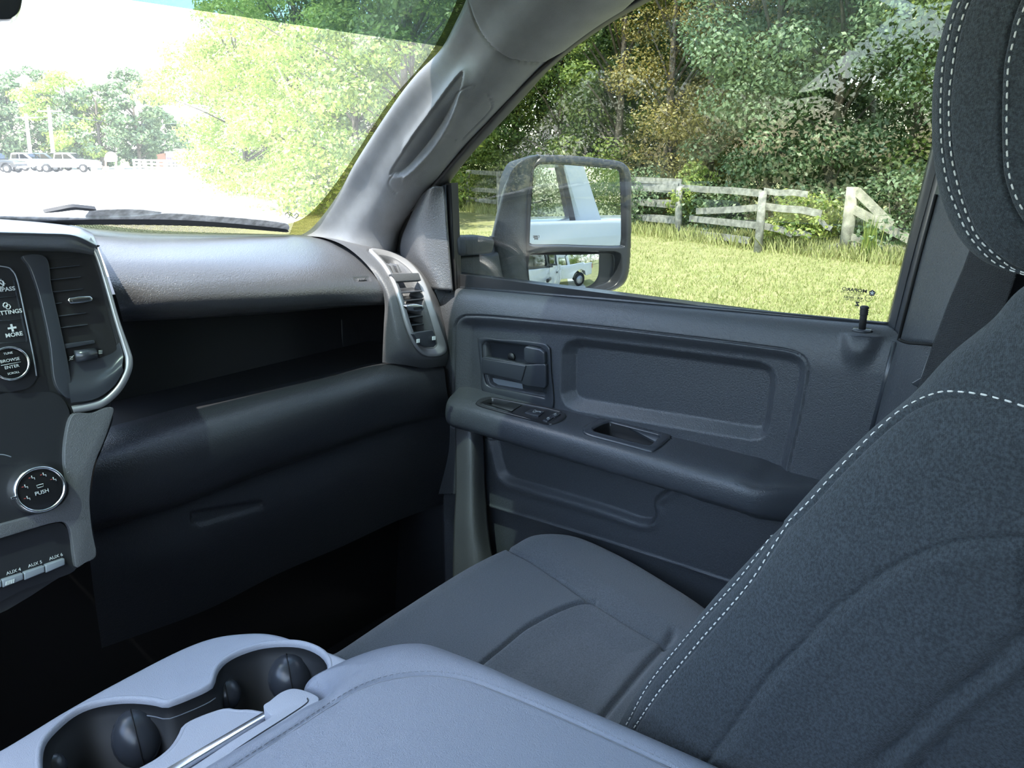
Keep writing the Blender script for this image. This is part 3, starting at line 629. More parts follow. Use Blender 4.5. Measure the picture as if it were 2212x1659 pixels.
badge = [(764, 599), (798, 597), (802, 607), (768, 608)]
seamU = smooth_poly([(272, 600), (290, 560), (330, 545)], 10)
def fU(X, Y):
    d = -0.0022*sst(1.0, -1.5, sdf(X, Y, badge)); return d
gmesh('upper_pad', relief(GU, fU), M['pad'], DASH, label='grained padded top over the airbag')
SU = Surf(GU[::2, ::2])
bx = SU.at(800, 602)[0]-SU.at(766, 604)[0]; text('airbag_lettering', 'AIRBAG', SU.at(783, 603, -0.001)[0], bx, SU.at(783, 603)[1], 0.0075, M['trim'], DASH, depth=0.0012, sx=1.0, bold=0.0001)
# open shelf: back, floor, left side
bk = Plane((0, 1.31, 0), (0, -1, 0.05))
plate('shelf_back', [(180, 640), (850, 600), (850, 820), (180, 1000)], bk, 0.01, M['dark'], DASH)
prism('shelf_floor', [(0.30, 1.14, -0.405), (1.10, 1.14, -0.405), (1.10, 1.32, -0.40), (0.30, 1.32, -0.40)], np.array([0, 0, -0.008]), M['dark'], DASH)
plate('shelf_rib', [(738, 690), (760, 688), (790, 770), (740, 775)], Plane((0, 1.29, 0), (0, -1, 0.0)), 0.01, M['dark'], DASH, bevel=0.002)
# lower pad with the rounded knee bolster and the glove box face
rows = [
 prow([(225, 925, 1.18), (400, 878, 1.18), (560, 840, 1.18), (700, 806, 1.18), (830, 776, 1.18), (950, 776, 1.17)]),
 prow([(232, 935, 1.12), (400, 890, 1.12), (560, 850, 1.12), (700, 817, 1.12), (826, 788, 1.12), (955, 788, 1.13)]),
 prow([(222, 965, 1.07), (395, 915, 1.07), (560, 872, 1.07), (700, 838, 1.07), (826, 806, 1.075), (960, 800, 1.10)]),
 prow([(205, 1010, 1.04), (392, 962, 1.04), (558, 912, 1.045), (700, 874, 1.05), (830, 840, 1.055), (963, 828, 1.09)]),
 prow([(196, 1070, 1.035), (395, 1020, 1.035), (560, 965, 1.04), (702, 922, 1.05), (836, 880, 1.06), (968, 858, 1.09)]),
 prow([(192, 1130, 1.045), (400, 1073, 1.05), (562, 1010, 1.055), (705, 962, 1.065), (842, 915, 1.075), (973, 885, 1.10)]),
 prow([(190, 1150, 1.065), (402, 1086, 1.07), (564, 1022, 1.075), (707, 973, 1.085), (846, 925, 1.095), (975, 893, 1.11)]),
 prow([(190, 1158, 1.085), (403, 1092, 1.09), (566, 1029, 1.095), (708, 980, 1.105), (848, 932, 1.11), (976, 900, 1.12)]),
 prow([(200, 1260, 1.09), (420, 1190, 1.09), (580, 1120, 1.10), (720, 1060, 1.105), (860, 1010, 1.12), (980, 980, 1.13)]),
 prow([(220, 1400, 1.14), (440, 1320, 1.14), (600, 1240, 1.15), (740, 1180, 1.16), (870, 1120, 1.17), (985, 1080, 1.18)]),
]
GL = patch(rows, 200, 220)
latch = [(412, 1105), (568, 1080), (572, 1098), (430, 1138), (412, 1130)]
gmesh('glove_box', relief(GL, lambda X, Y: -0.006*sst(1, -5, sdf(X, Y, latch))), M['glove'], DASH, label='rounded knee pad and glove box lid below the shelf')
plate('footwell_shade', [(-120, 1280), (205, 1210), (980, 960), (1010, 1200), (1000, 1420), (700, 1590), (-120, 1700)], Plane((0, 1.24, 0), (0, -1, -0.12)), 0.01, M['black'], DASH)  # black sheet standing in for the shade of the footwell
# end housing with the outer vent
rows = [
 prow([(664, 510, 1.44), (705, 511, 1.43), (745, 514, 1.42), (790, 519, 1.40), (815, 524, 1.38)]),
 prow([(700, 514, 1.36), (745, 521, 1.34), (790, 530, 1.31), (830, 538, 1.29), (858, 545, 1.29)]),
 prow([(742, 530, 1.25), (780, 540, 1.23), (825, 550, 1.21), (868, 562, 1.205), (893, 567, 1.22)]),
 prow([(783, 562, 1.17), (810, 570, 1.155), (850, 580, 1.145), (895, 592, 1.145), (922, 600, 1.17)]),
 prow([(812, 598, 1.135), (832, 605, 1.12), (872, 612, 1.115), (920, 628, 1.12), (943, 637, 1.15)]),
 prow([(827, 632, 1.12), (845, 640, 1.10), (890, 650, 1.095), (937, 668, 1.105), (957, 680, 1.14)]),
 prow([(831, 660, 1.115), (852, 675, 1.09), (900, 690, 1.085), (950, 712, 1.095), (967, 722, 1.13)]),
 prow([(829, 705, 1.115), (862, 722, 1.082), (905, 735, 1.08), (957, 750, 1.09), (971, 757, 1.13)]),
 prow([(827, 750, 1.12), (868, 762, 1.085), (910, 772, 1.08), (955, 772, 1.09), (972, 776, 1.13)]),
 prow([(826, 783, 1.125), (872, 788, 1.10), (915, 795, 1.10), (950, 792, 1.11), (970, 790, 1.14)]),
]
GE = patch(rows, 220, 140)
vo = smooth_poly([(797, 541), (812, 540), (840, 546), (872, 560), (897, 582), (915, 610), (930, 650), (946, 700), (960, 742), (962, 758), (952, 767), (935, 770), (918, 768), (902, 756), (888, 733), (874, 695), (862, 650), (848, 610), (828, 575), (808, 552)], 100, True)
vi = smooth_poly([(820, 551), (846, 556), (868, 568), (889, 588), (904, 612), (917, 650), (932, 697), (942, 735), (943, 745), (936, 752), (920, 751), (908, 745), (898, 728), (885, 692), (873, 650), (860, 612), (843, 580), (828, 561)], 100, True)
def fE(X, Y):
    s = sdf(X, Y, vi); return -0.045*sst(0, -5, s)-0.002*np.exp(-((sdf(X, Y, vo)-1)/2.0)**2)
gmesh('end_housing', relief(GE, fE), M['trim'], DASH, label='grained end cap carrying the outer vent')
SE = Surf(GE[::2, ::2])
plate('shelf_end', [(832, 655), (836, 652), (846, 788), (826, 790), (828, 720)], Plane((0, 1.13, 0), (0.3, -1, 0)), 0.03, M['trim'], DASH, bevel=0.002)
o_, i_ = align(resample(vo, 110), resample(vi, 110))
mid1 = o_+(i_-o_)*0.35; mid2 = o_+(i_-o_)*0.45
rings('vent_bezel', [onlift(SE, o_, -0.002), onlift(SE, o_, 0.003), onlift(SE, o_+(i_-o_)*0.15, 0.0045), onlift(SE, mid1, 0.0042), onlift(SE, mid2, 0.002), onlift(SE, o_+(i_-o_)*0.9, 0.001), onlift(SE, i_, -0.003), onlift(SE, i_, -0.03)], M['silver'], DASH, label='silver surround of the outer vent')
def bar(name, p, q, tpx, Y0, dep, mt, parent, bevel=0.0006, **k):
    """a slat seen edge on between two pixels, reaching dep metres back"""
    a = onY(p[0], p[1], Y0); b = onY(q[0], q[1], Y0); t = tpx/FOC*np.linalg.norm(a)
    T = [a, b, b+np.array([0, 0, -t]), a+np.array([0, 0, -t])]; return prism(name, T, np.array([0, dep, 0.004]), mt, parent, bevel, **k)
for p, q in (((866, 632), (913, 628)), ((872, 649), (917, 645)), ((884, 685), (928, 679)), ((889, 702), (934, 697))): bar('vent_slat', p, q, 2.6, 1.105, 0.03, M['satin'], DASH)
bar('vent_slat', (878, 667), (921, 662), 2.6, 1.105, 0.03, M['satin'], DASH)
plate('vent_crossbar', [(846, 590), (905, 589), (911, 606), (856, 609)], Plane((0, 1.125, -0.2), (0, -1, 0.35)), 0.012, M['trim'], DASH, bevel=0.002)
for x0 in (838, 850, 862):
    prism('vent_vane', [onY(x0-2, 571, 1.15), onY(x0+6, 588, 1.14), onY(x0, 590, 1.14), onY(x0-6, 574, 1.15)], np.array([0.006, 0.03, 0]), M['trim'], DASH, 0.0005)
Pv = Plane((0, 1.095, 0), (-0.1, -1, 0))
tabp = [(877, 662), (884, 658), (900, 657), (914, 660), (917, 666), (914, 671), (900, 673), (884, 671)]
tb = plate('vent_tab', tabp, Pv, 0.010, M['chrome'], DASH, bevel=0.0012, label='chrome slider of the outer vent')
plate('vent_tab_inset', [(893, 664), (911, 662), (913, 668), (895, 670)], Pv, 0.003, M['smooth'], tb, lift=0.0008)
plate('vent_base', [(894, 722), (900, 718), (934, 713), (938, 720), (943, 744), (937, 750), (922, 750), (909, 744)], Plane((0, 1.10, 0), (0, -1, 0.1)), 0.012, M['satin'], DASH, bevel=0.001)
tube('vent_thumbwheel', [onY(908, 737, 1.095), onY(932, 733, 1.095)], 0.006, M['silver'], DASH, seg=16)
for q in ((904, 737), (938, 731)): plate('vent_mark', [(q[0]-3, q[1]-4), (q[0]+3, q[1]-5), (q[0]+3, q[1]+3), (q[0]-3, q[1]+4)], Plane((0, 1.097, 0), (0, -1, 0.1)), 0.002, M['print'], DASH)
# ---- centre stack
PS = Plane(onY(150, 700, 1.0), (-0.05, -0.97, 0.22))
def P_(x, y, l=0.0): return PS.up(l).at(x, y)
XR_ = P_(300, 700)-P_(200, 711); XR_ = np.array([1.0, 0, 0])
plate('stack_body', smooth_poly([(-90, 530), (190, 528), (208, 540), (222, 575), (245, 660), (266, 745), (270, 775), (264, 820), (244, 858), (238, 885), (244, 905), (226, 955), (205, 1000), (196, 1050), (198, 1110), (206, 1180), (203, 1205), (165, 1222), (150, 1235), (-90, 1330), (-90, 900)], 120, True), PS, 0.20, M['dark'], DASH, label='dark body of the centre stack')
# hood over the stack
hr = [prow([(-90, 462, 1.42), (0, 470, 1.42), (90, 478, 1.42), (165, 488, 1.42), (196, 498, 1.40)]),
      prow([(-90, 474, 1.20), (0, 480, 1.20), (90, 486, 1.20), (160, 494, 1.20), (202, 510, 1.22)]),
      [P_(-90, 493, .02), P_(0, 497, .02), P_(90, 500, .02), P_(160, 505, .018), P_(208, 525, 0.0)],
      [P_(-90, 508, .03), P_(0, 510, .03), P_(90, 512, .03), P_(158, 516, .028), P_(212, 540, 0.008)],
      [P_(-90, 530, .028), P_(0, 531, .028), P_(90, 534, .026), P_(158, 537, .024), P_(214, 550, 0.004)],
      [P_(-90, 540, .0), P_(0, 541, .0), P_(90, 543, .0), P_(158, 545, .0), P_(214, 556, -0.01)]]
gmesh('stack_hood', patch(hr, 60, 60), M['hood'], DASH, thick=None, label='smooth hood over the centre stack')
# silver frame line
fo_ = smooth_poly([(196, 512), (212, 540), (232, 600), (258, 690), (280, 752), (287, 778), (283, 806), (262, 845), (228, 876), (195, 887), (160, 893)], 70)
fi_ = smooth_poly([(190, 530), (206, 556), (224, 612), (246, 690), (266, 757), (270, 778), (266, 802), (248, 834), (220, 860), (190, 870), (154, 877)], 70)
rings('stack_frame', [np.array([P_(*p, -0.02) for p in fo_]), np.array([P_(*p, 0.008) for p in fo_]), np.array([P_(*p, 0.012) for p in fo_+(fi_-fo_)*0.35]), np.array([P_(*p, 0.011) for p in fo_+(fi_-fo_)*0.8]), np.array([P_(*p, 0.004) for p in fi_]), np.array([P_(*p, -0.01) for p in fi_])], M['silver'], DASH, closed=False, label='silver frame curving round the centre stack')
# stack face with vent opening, concave dish below
vs = [(98, 562), (196, 552), (214, 600), (236, 690), (252, 752), (240, 800), (200, 832), (156, 842), (146, 800), (130, 700), (112, 620)]
plate('vent_shade', vs, PS, 0.002, M['black'], DASH, lift=0.001)  # flat black sheet in place of the shaded vent opening
dish = [[P_(128, 742, -.004), P_(180, 738, -.004), P_(232, 726, -.004), P_(250, 716, -.004)], [P_(138, 770, .0), P_(186, 768, -.0), P_(236, 756, .0), P_(258, 740, 0)], [P_(146, 810, .004), P_(196, 806, .004), P_(240, 790, .004), P_(266, 765, .004)], [P_(150, 845, .012), P_(200, 838, .012), P_(236, 815, .012), P_(264, 790, .012)], [P_(153, 870, .012), P_(205, 862, .012), P_(245, 835, .012), P_(267, 800, .012)]]
gmesh('vent_dish', patch(dish, 24, 24), M['satin'], DASH, label='smooth dished lip under the left vent')
plate('vent_surround_left', smooth_poly([(50, 552), (100, 556), (112, 620), (130, 700), (150, 800), (154, 860), (120, 830), (108, 740), (86, 640), (66, 580)], 50, True), PS, 0.010, M['satin'], DASH, bevel=0.003, lift=0.008)
for (a1, b1) in (((103, 579), (172, 572)), ((102, 604), (174, 597)), ((107, 630), (180, 623)), ((112, 656), (134, 653)), ((118, 683), (186, 675)), ((124, 708), (190, 700))):
    prism('vent_slat', [P_(*a1, .006), P_(*b1, .006), P_(b1[0], b1[1]+2.5, .006), P_(a1[0], a1[1]+2.5, .006)], -PS.n*0.03+np.array([0, 0, 0.004]), M['satin'], DASH, 0.0006)
tb = plate('vent_tab', [(146, 648), (150, 643), (170, 640), (196, 639), (201, 644), (200, 650), (180, 654), (152, 656)], PS, 0.012, M['chrome'], DASH, bevel=0.0015, lift=0.012, label='chrome slider of the centre vent')
plate('vent_tab_inset', [(156, 648), (194, 643), (195, 648), (158, 652)], PS, 0.003, M['smooth'], tb, lift=0.0135)
plate('vent_crossbar', [(130, 744), (204, 734), (206, 742), (132, 755)], PS, 0.006, M['satin'], DASH, bevel=0.001, lift=0.006)
tube('vent_thumbwheel', [P_(162, 770, .004), P_(206, 764, .004)], 0.0075, M['satin'], DASH, seg=16)
for (x, y) in ((154, 774), (217, 761)):
    for dy in (-3, 0, 3): tube('vent_mark', [P_(x-4, y+dy, .003), P_(x+4, y+dy-1, .003)], 0.0004, M['print'], DASH, seg=4)
tube('vent_mark', [P_(149, 779, .003), P_(159, 768, .003)], 0.0004, M['print'], DASH, seg=4)
# radio face and screen keys
plate('radio_face', smooth_poly([(-90, 566), (0, 574), (18, 578), (32, 594), (46, 650), (62, 720), (78, 800), (80, 815), (60, 838), (0, 852), (-90, 872)], 50, True), PS, 0.006, M['smooth'], DASH, lift=0.004, label='black radio face with soft keys')
tube('radio_edge', [P_(*p, .008) for p in smooth_poly([(-60, 570), (8, 576), (26, 584), (38, 608), (56, 690), (72, 768), (79, 812)], 40)], 0.0008, M['button'], DASH, seg=5)
plate('screen_edge', [(28, 606), (31, 606), (60, 735), (57, 738)], PS, 0.001, M['satin'], DASH, lift=0.0055)
for y in (640, 690, 738): tube('key_gap', [P_(-40, y+6, .0052), P_(int(28+(y-600)*0.2), y, .0052)], 0.0005, M['satin'], DASH, seg=4)
scr = PS.n
def stext(s, x, y, size, col='print', **k): text('key_lettering', s, P_(x, y, .0055), (1, -0.03, 0), scr, size, M[col], DASH, depth=0.0002, **k)
stext('COMPASS', 2, 626.5, 0.0066, bold=0.0001); stext('SETTINGS', 17.5, 675, 0.0066, bold=0.0001); stext('MORE', 30.5, 723, 0.0066, bold=0.0001); stext('+', 26.5, 710, 0.017, bold=0.0004)
stext('N', 2, 613, 0.009, bold=0.0002)
for k in range(4):
    a = k*math.pi/2; c0 = np.array([2.0, 613.0]); plate('key_icon', [(c0[0]+6*math.cos(a-.35), c0[1]+6*math.sin(a-.35)), (c0[0]+11*math.cos(a), c0[1]+11*math.sin(a)), (c0[0]+6*math.cos(a+.35), c0[1]+6*math.sin(a+.35))], PS, 0.0003, M['print'], DASH, lift=0.0057)
tube('key_icon', [P_(2+7*math.cos(t), 613+7*math.sin(t), .0057) for t in np.linspace(0, 6.3, 20)], 0.0006, M['print'], DASH, seg=4)
for (x, y, r) in ((12, 659, 5.5), (18, 663, 5.5)):
    tube('key_icon', [P_(x+(r-1.2+1.0*(int(t*16/6.2832) % 2))*math.cos(t), y+(r-1.2+1.0*(int(t*16/6.2832) % 2))*math.sin(t), .0057) for t in np.linspace(0, 6.2832, 33)], 0.0006, M['print'], DASH, seg=4)
def knob(name, cx, cy, r, hgt, label, ptr=False, rc=None, lean=(0, 0)):
    c0 = P_(cx, cy); x, y, n = basis(PS.n, (1, 0, 0)); R0 = r/FOC*np.linalg.norm(c0)*1.12
    def ring(rr, l, k=40): return np.array([c0+n*l+x*rr*math.cos(t)+y*rr*math.sin(t) for t in np.linspace(0, 2*math.pi, k, endpoint=False)])
    kn = rings(name, [ring(R0*1.05, 0.004), ring(R0*1.04, hgt*0.4), ring(R0*0.99, hgt*0.8), ring(R0*0.97, hgt), ring(R0*0.90, hgt+0.001), ring(R0*0.85, hgt-0.001)], M['chrome'], DASH, label=label)
    rings('knob_face', [ring(R0*0.86, hgt-0.002), ring(R0*0.6, hgt-0.0005), ring(R0*0.02, hgt)], M['knobface'], kn, cap=True)
    return kn, c0, x, y, n, R0
kn, c0, x_, y_, n_, R0 = knob('tuner_knob', 16, 786, 28, 0.014, 'round tuner knob reading BROWSE ENTER')
for s, dy, sz in (('TUNE', 0.58, .0036), ('BROWSE', 0.18, .0050), ('ENTER', -0.2, .0050), ('SCROLL', -0.56, .0034)): text('knob_lettering', s, c0+n_*0.0146+y_*R0*dy, x_, n_, sz, M['print'], kn, depth=0.0002)
tube('knob_lettering', [c0+n_*0.0146-x_*R0*.5-y_*R0*.02, c0+n_*0.0146+x_*R0*.5-y_*R0*.02], 0.0003, M['print'], kn, seg=4)
# climate panel
plate('climate_panel', smooth_poly([(-90, 872), (60, 850), (120, 850), (150, 890), (140, 940), (136, 1000), (146, 1045), (142, 1075), (118, 1098), (0, 1136), (-90, 1160)], 60, True), PS, 0.01, M['smooth'], DASH, lift=0.004, label='dark climate control panel')
tube('knob_arc', [P_(*p, .0105) for p in smooth_poly([(-20, 984), (5, 982), (25, 987)], 10)], 0.0006, M['button'], DASH, seg=4)
kn, c0, x_, y_, n_, R0 = knob('airflow_knob', 74, 1054, 38, 0.026, 'chrome ringed airflow knob with PUSH print')
text('knob_lettering', 'PUSH', c0+n_*0.0268-y_*R0*.12, x_, n_, .0062, M['print'], kn, depth=0.0002)
for a in (200, 152, 110, 68, 25):
    t = math.radians(a); q = c0+n_*0.0268+x_*R0*.6*math.cos(t)+y_*R0*.6*math.sin(t)
    tube('knob_icon', [q+y_*.0030, q+y_*.0, q+x_*.0022, q+x_*.0022-y_*.0022], 0.0005, M['print'], kn, seg=4)
    tube('knob_icon', [q-x_*.0034+y_*.001, q-x_*.0012+y_*.001], 0.0004, M['redprint'], kn, seg=4)
q = c0+n_*0.0268+y_*R0*.16; tube('knob_icon', [q-x_*.003-y_*.0015, q+x_*.003-y_*.0015, q+x_*.0035+y_*.0015, q-x_*.0035+y_*.0015, q-x_*.003-y_*.0015], 0.0004, M['print'], kn, seg=4)
prism('knob_pointer', [c0+n_*.0268-x_*R0*.86+y_*.001, c0+n_*.0268-x_*R0*1.12+y_*.001, c0+n_*.0268-x_*R0*1.12-y_*.0015, c0+n_*.0268-x_*R0*.86-y_*.0015], -n_*0.006, M['chrome'], kn, 0.0003)
# grey column trim down the right of the stack
col = smooth_poly([(158, 896), (200, 892), (232, 880), (246, 884), (238, 915), (224, 955), (206, 998), (197, 1040), (194, 1090), (200, 1150), (208, 1190), (204, 1206), (184, 1216), (166, 1226), (160, 1200), (156, 1165), (150, 1140), (138, 1128), (112, 1130), (60, 1145), (-90, 1188), (-90, 1160), (0, 1134), (80, 1112), (122, 1096), (144, 1074), (148, 1050), (140, 1000), (143, 945)], 140, True)
plate('column_trim', col, PS, 0.03, M['trim'], DASH, bevel=0.002, lift=0.014, label='grey trim running down the edge of the centre stack')
# auxiliary switches
plate('auxiliary_panel', smooth_poly([(-90, 1180), (60, 1145), (120, 1130), (140, 1136), (150, 1160), (156, 1205), (158, 1235), (60, 1270), (-90, 1330)], 50, True), PS, 0.01, M['smooth'], DASH, lift=0.004, label='dark panel of auxiliary switches')
for k, (xl, yl, xr, yr, s) in enumerate(((98, 1221, 140, 1206, 'AUX 6'), (52, 1237, 96, 1222, 'AUX 5'), (5, 1253, 50, 1238, 'AUX 4'), (-42, 1269, 3, 1254, 'AUX 3'))):
    kb = plate('auxiliary_key', [(xl, yl), (xr, yr), (xr+1, yr+14), (xl+1, yl+17)], PS, 0.012, M['button'], DASH, bevel=0.0012, lift=0.012)
    cx, cy = (xl+xr)/2, (yl+yr)/2
    text('key_lettering', s, P_(cx+2, cy-11, .006), P_(xr, yr)-P_(xl, yl), PS.n, 0.0052, M['print'], kb, depth=0.0002)
    if s == 'AUX 4':
        for j in range(5): plate('key_grip', [(xl+8+j*4, yl+4-j*1.3), (xl+10.5+j*4, yl+3-j*1.3), (xl+9.5+j*4, yl+11-j*1.3), (xl+7+j*4, yl+12-j*1.3)], PS, 0.001, M['print'], kb, lift=0.0132)
# interior mirror, lower corner in view
rm = empty('rear_view_mirror', (0.22, 0.62, 0.16), 'dark corner of the rear-view mirror at the upper left', 'mirror')
ms = [onY(x, y, 0.60) for x, y in smooth_poly([(-260, -60), (-240, 20), (-180, 42), (0, 41), (28, 36), (44, 18), (50, -20), (50, -80), (30, -160), (-60, -190), (-230, -170)], 60, True)]
prism('mirror_shell', ms, np.array([0.01, 0.03, 0.0]), M['satin'], rm, 0.006)
tube('mirror_stem', [np.mean(ms, axis=0)+np.array([0.01, 0.02, 0.0]), np.mean(ms, axis=0)+np.array([0.03, 0.12, 0.05]), np.mean(ms, axis=0)+np.array([0.03, 0.20, 0.04])], 0.008, M['dark'], rm)
# left dash continuation (beyond the frame) closes the scuttle
box('driver_side_body', (-0.1, 1.32, -0.42), (0.60, 0.34, 0.50), M['dark'], DASH, bevel=0.05)
# ================================================================== passenger seat
SEAT = empty('passenger_seat', (0.88, 0.5, -1.15), 'charcoal cloth passenger seat with pale double stitching and a headrest', 'seat')
crest = [onX(x, y, 0.685) for x, y in [(1318, 1610), (1344, 1555), (1400, 1465), (1500, 1342), (1600, 1228), (1690, 1128), (1790, 1022), (1880, 930), (1980, 846), (2060, 760), (2140, 690), (2225, 610)]]
crest = [crest[0]+np.array([0, -0.01, -0.13]), crest[0]+np.array([0, 0.0, -0.05])]+crest
last = crest[-1]; crest += [last+np.array([0, -0.05, 0.022]), last+np.array([0, -0.12, 0.020]), last+np.array([0, -0.22, -0.03])]
net = []
bk_ = np.array([0, -0.95, -0.12])
for i, c in enumerate(crest):
    t = i/(len(crest)-1.0)
    if i >= len(crest)-3: f = 0.45
    else: f = 1.0
    def off(dx, db): return c+np.array([dx, 0, 0])+bk_*db*f
    net.append([off(-0.02, 0.46), off(-0.055, 0.34), off(-0.068, 0.23), off(-0.066, 0.13), off(-0.056, 0.065), off(-0.036, 0.022), off(-0.012, 0.002), off(0.012, 0.001), off(0.045, 0.010), off(0.12, 0.055), off(0.24, 0.060), off(0.36, 0.045), off(0.43, 0.006), off(0.46, 0.02), off(0.47, 0.12), off(0.46, 0.3)])
net = np.array(net)
GB = patch(net, 420, 360)
L1 = [(1352, 1568), (1358, 1557), (1407, 1471), (1497, 1360), (1595, 1252), (1672, 1152), (1690, 1130)]
L2 = [(1369, 1575), (1375, 1565), (1428, 1488), (1514, 1382), (1616, 1264), (1680, 1165), (1702, 1132)]
L3 = [(1702, 1128), (1748, 1083), (1803, 1022), (1873, 950), (1922, 905), (1965, 874), (2010, 853), (2050, 845), (2110, 850), (2160, 861), (2225, 882)]
L3s = [(1706, 1130), (1755, 1086), (1812, 1026), (1881, 955), (1932, 909), (1972, 881), (2014, 863), (2050, 857), (2110, 861), (2160, 873), (2225, 896)]
S1 = [(1520, 1660), (1533, 1634), (1599, 1544), (1667, 1450), (1719, 1399), (1779, 1335), (1834, 1288), (1907, 1236), (1967, 1202), (2048, 1172), (2112, 1163), (2230, 1160)]
S2 = [(1850, 1690), (1877, 1659), (1941, 1600), (2026, 1527), (2090, 1476), (2155, 1420), (2230, 1354)]
S3 = [(1960, 1690), (1984, 1659), (2061, 1582), (2133, 1527), (2212, 1471), (2260, 1430)]
L1, L2, L3, L3s, S1, S2, S3 = [smooth_poly(q, 50) for q in (L1, L2, L3, L3s, S1, S2, S3)]
band = list(map(tuple, S2))+list(map(tuple, S3[::-1]))
front = list(map(tuple, S1))+list(map(tuple, S2[::-1]))
def gv(X, Y, L, dep, wd): return -dep*np.exp(-(d_line(X, Y, L)/wd)**2)
def fB(X, Y):
    d = gv(X, Y, L1, .0022, 4)+gv(X, Y, L2, .0022, 4)+gv(X, Y, L3s, .0035, 4)+gv(X, Y, S1, .004, 3)+gv(X, Y, S2, .005, 4)+gv(X, Y, S3, .004, 4)
    s = sdf(X, Y, band); d += 0.008*sst(0, 45, -s)
    s = sdf(X, Y, front); d += 0.005*sst(0, 40, -s)
    d += 0.003*np.exp(-((d_line(X, Y, L3)-14)/10.0)**2)*0
    d += 0.0012*np.sin(X*0.013+Y*0.021)*np.sin(X*0.007-Y*0.011)
    return d
GB2 = relief(GB, fB)
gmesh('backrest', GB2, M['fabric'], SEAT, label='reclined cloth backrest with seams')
SB = Surf(GB2[::2, ::2])
for L in (L1, L2): stitches('stitching', SB, L, M['thread'], SEAT, label='pale double stitching')
stitches('stitching', SB, L3, M['thread'], SEAT, label='pale stitching', pitch=0.009, ln=0.0058)
# headrest
HX = 0.80
sil = [(2105, -160), (2078, -70), (2046, 21), (2027, 84), (2012, 169), (2008, 253), (2011, 338), (2026, 422), (2048, 481), (2081, 534), (2132, 573), (2212, 600), (2330, 616)]
h1 = smooth_poly([(2110, -100), (2073, 4), (2060, 34), (2048, 84), (2037, 139), (2033, 203), (2032, 262), (2037, 338), (2048, 401), (2065, 447), (2090, 502), (2128, 549), (2170, 578), (2240, 600)], 60)
h2 = smooth_poly([(2135, -100), (2094, 0), (2081, 34), (2067, 84), (2058, 143), (2051, 203), (2050, 262), (2056, 338), (2069, 401), (2086, 456), (2111, 511), (2153, 553), (2195, 582), (2260, 602)], 60)
h3 = smooth_poly([(2250, -60), (2206, 34), (2191, 84), (2179, 139), (2176, 203), (2175, 274), (2178, 359), (2191, 414), (2216, 462), (2250, 495)], 60)
h3s = smooth_poly([(2235, -70), (2192, 30), (2178, 84), (2167, 139), (2163, 203), (2162, 274), (2165, 362), (2179, 420), (2203, 472), (2240, 510)], 60)
cpx = np.array([2420.0, 230.0]); net = []
for s_ in smooth_poly(sil, 26):
    p = onX(s_[0], s_[1], HX); cc = onX(cpx[0], cpx[1], HX); v = cc-p; L = np.linalg.norm(v); u = v/L
    net.append([p+u*0.05+np.array([0.22, 0, 0]), p+u*0.015+np.array([0.20, 0, 0]), p+u*0.0+np.array([0.12, 0, 0]), p+u*0.0+np.array([0.02, 0, 0]), p+u*0.006+np.array([-0.006, 0, 0]), p+u*0.03+np.array([-0.024, 0, 0]), p+u*0.06+np.array([-0.034, 0, 0]), p+u*0.10+np.array([-0.040, 0, 0]), p+u*0.16+np.array([-0.042, 0, 0])])
GH = patch(net, 260, 200)
inner_h = [tuple(p) for p in h3s]+[(2500, 480), (2500, -60)]
GH2 = relief(GH, lambda X, Y: gv(X, Y, h1, .0022, 3.5)+gv(X, Y, h2, .0025, 3.5)+gv(X, Y, h3s, .006, 4)+0.008*sst(0, 14, -sdf(X, Y, inner_h)))
hd = gmesh('headrest', GH2, M['fabric'], SEAT, label='rounded cloth headrest')
SH = Surf(GH2[::2, ::2])
for L in (h1, h2): stitches('stitching', SH, L, M['thread'], hd)
stitches('stitching', SH, h3, M['thread'], hd, pitch=0.009)
for x in (0.90, 0.99): tube('headrest_post', [(x, 0.02, -0.14), (x, 0.0, 0.02)], 0.007, M['chrome'], hd)
# seat cushion: height field over the plan
out = smooth_poly([onZ(x, y, -0.735)[:2]+np.array(dq) for (x, y), dq in (((640, 1425), (0, 0)), ((720, 1384), (0, .004)), ((850, 1302), (0, .006)), ((1000, 1212), (0, .008)), ((1090, 1172), (.004, .012)), ((1150, 1155), (.010, .014)), ((1205, 1155), (.020, .012)), ((1262, 1166), (.022, .006)), ((1350, 1207), (.022, 0)), ((1440, 1260), (.022, 0)), ((1520, 1312), (.022, 0)), ((1620, 1390), (.022, 0)))]+[np.array([1.07, 0.20]), np.array([0.62, 0.20]), np.array([0.60, 0.6])], 140, True)
xs = np.linspace(0.56, 1.20, 330); yy = np.linspace(0.94, 0.22, 360); XX, YYc = np.meshgrid(xs, yy, indexing='ij')
s = sdf(XX, YYc, out); Rr = 0.055; d = np.clip(-s, 0, Rr)/Rr
z = -0.735+0.012*sst(0.9, 0.55, YYc)*0-Rr*(1-np.sqrt(np.clip(1-(1-d)**2, 0, 1)))*0.9
z = np.where(s > 0, -0.785-np.minimum(s*8, 0.2), z)
G0 = np.stack([XX, YYc, z], -1); PX, PY = proj(G0)
c1 = smooth_poly([(1082, 1173), (1100, 1186), (1150, 1213), (1200, 1247), (1250, 1282), (1285, 1303), (1340, 1338), (1400, 1374), (1445, 1396), (1500, 1430)], 50)
c2 = smooth_poly([(1285, 1300), (1262, 1299), (1240, 1303), (1200, 1319), (1160, 1340), (1130, 1358), (1085, 1395), (1040, 1432), (1020, 1460)], 50)
c3 = smooth_poly([(1452, 1376), (1420, 1408), (1380, 1452), (1340, 1500), (1305, 1542), (1280, 1570)], 40)
ins = [tuple(q) for q in c2]+[(1270, 1580)]+[tuple(q) for q in c3[::-1]]+[tuple(q) for q in c1[::-1][12:28]]
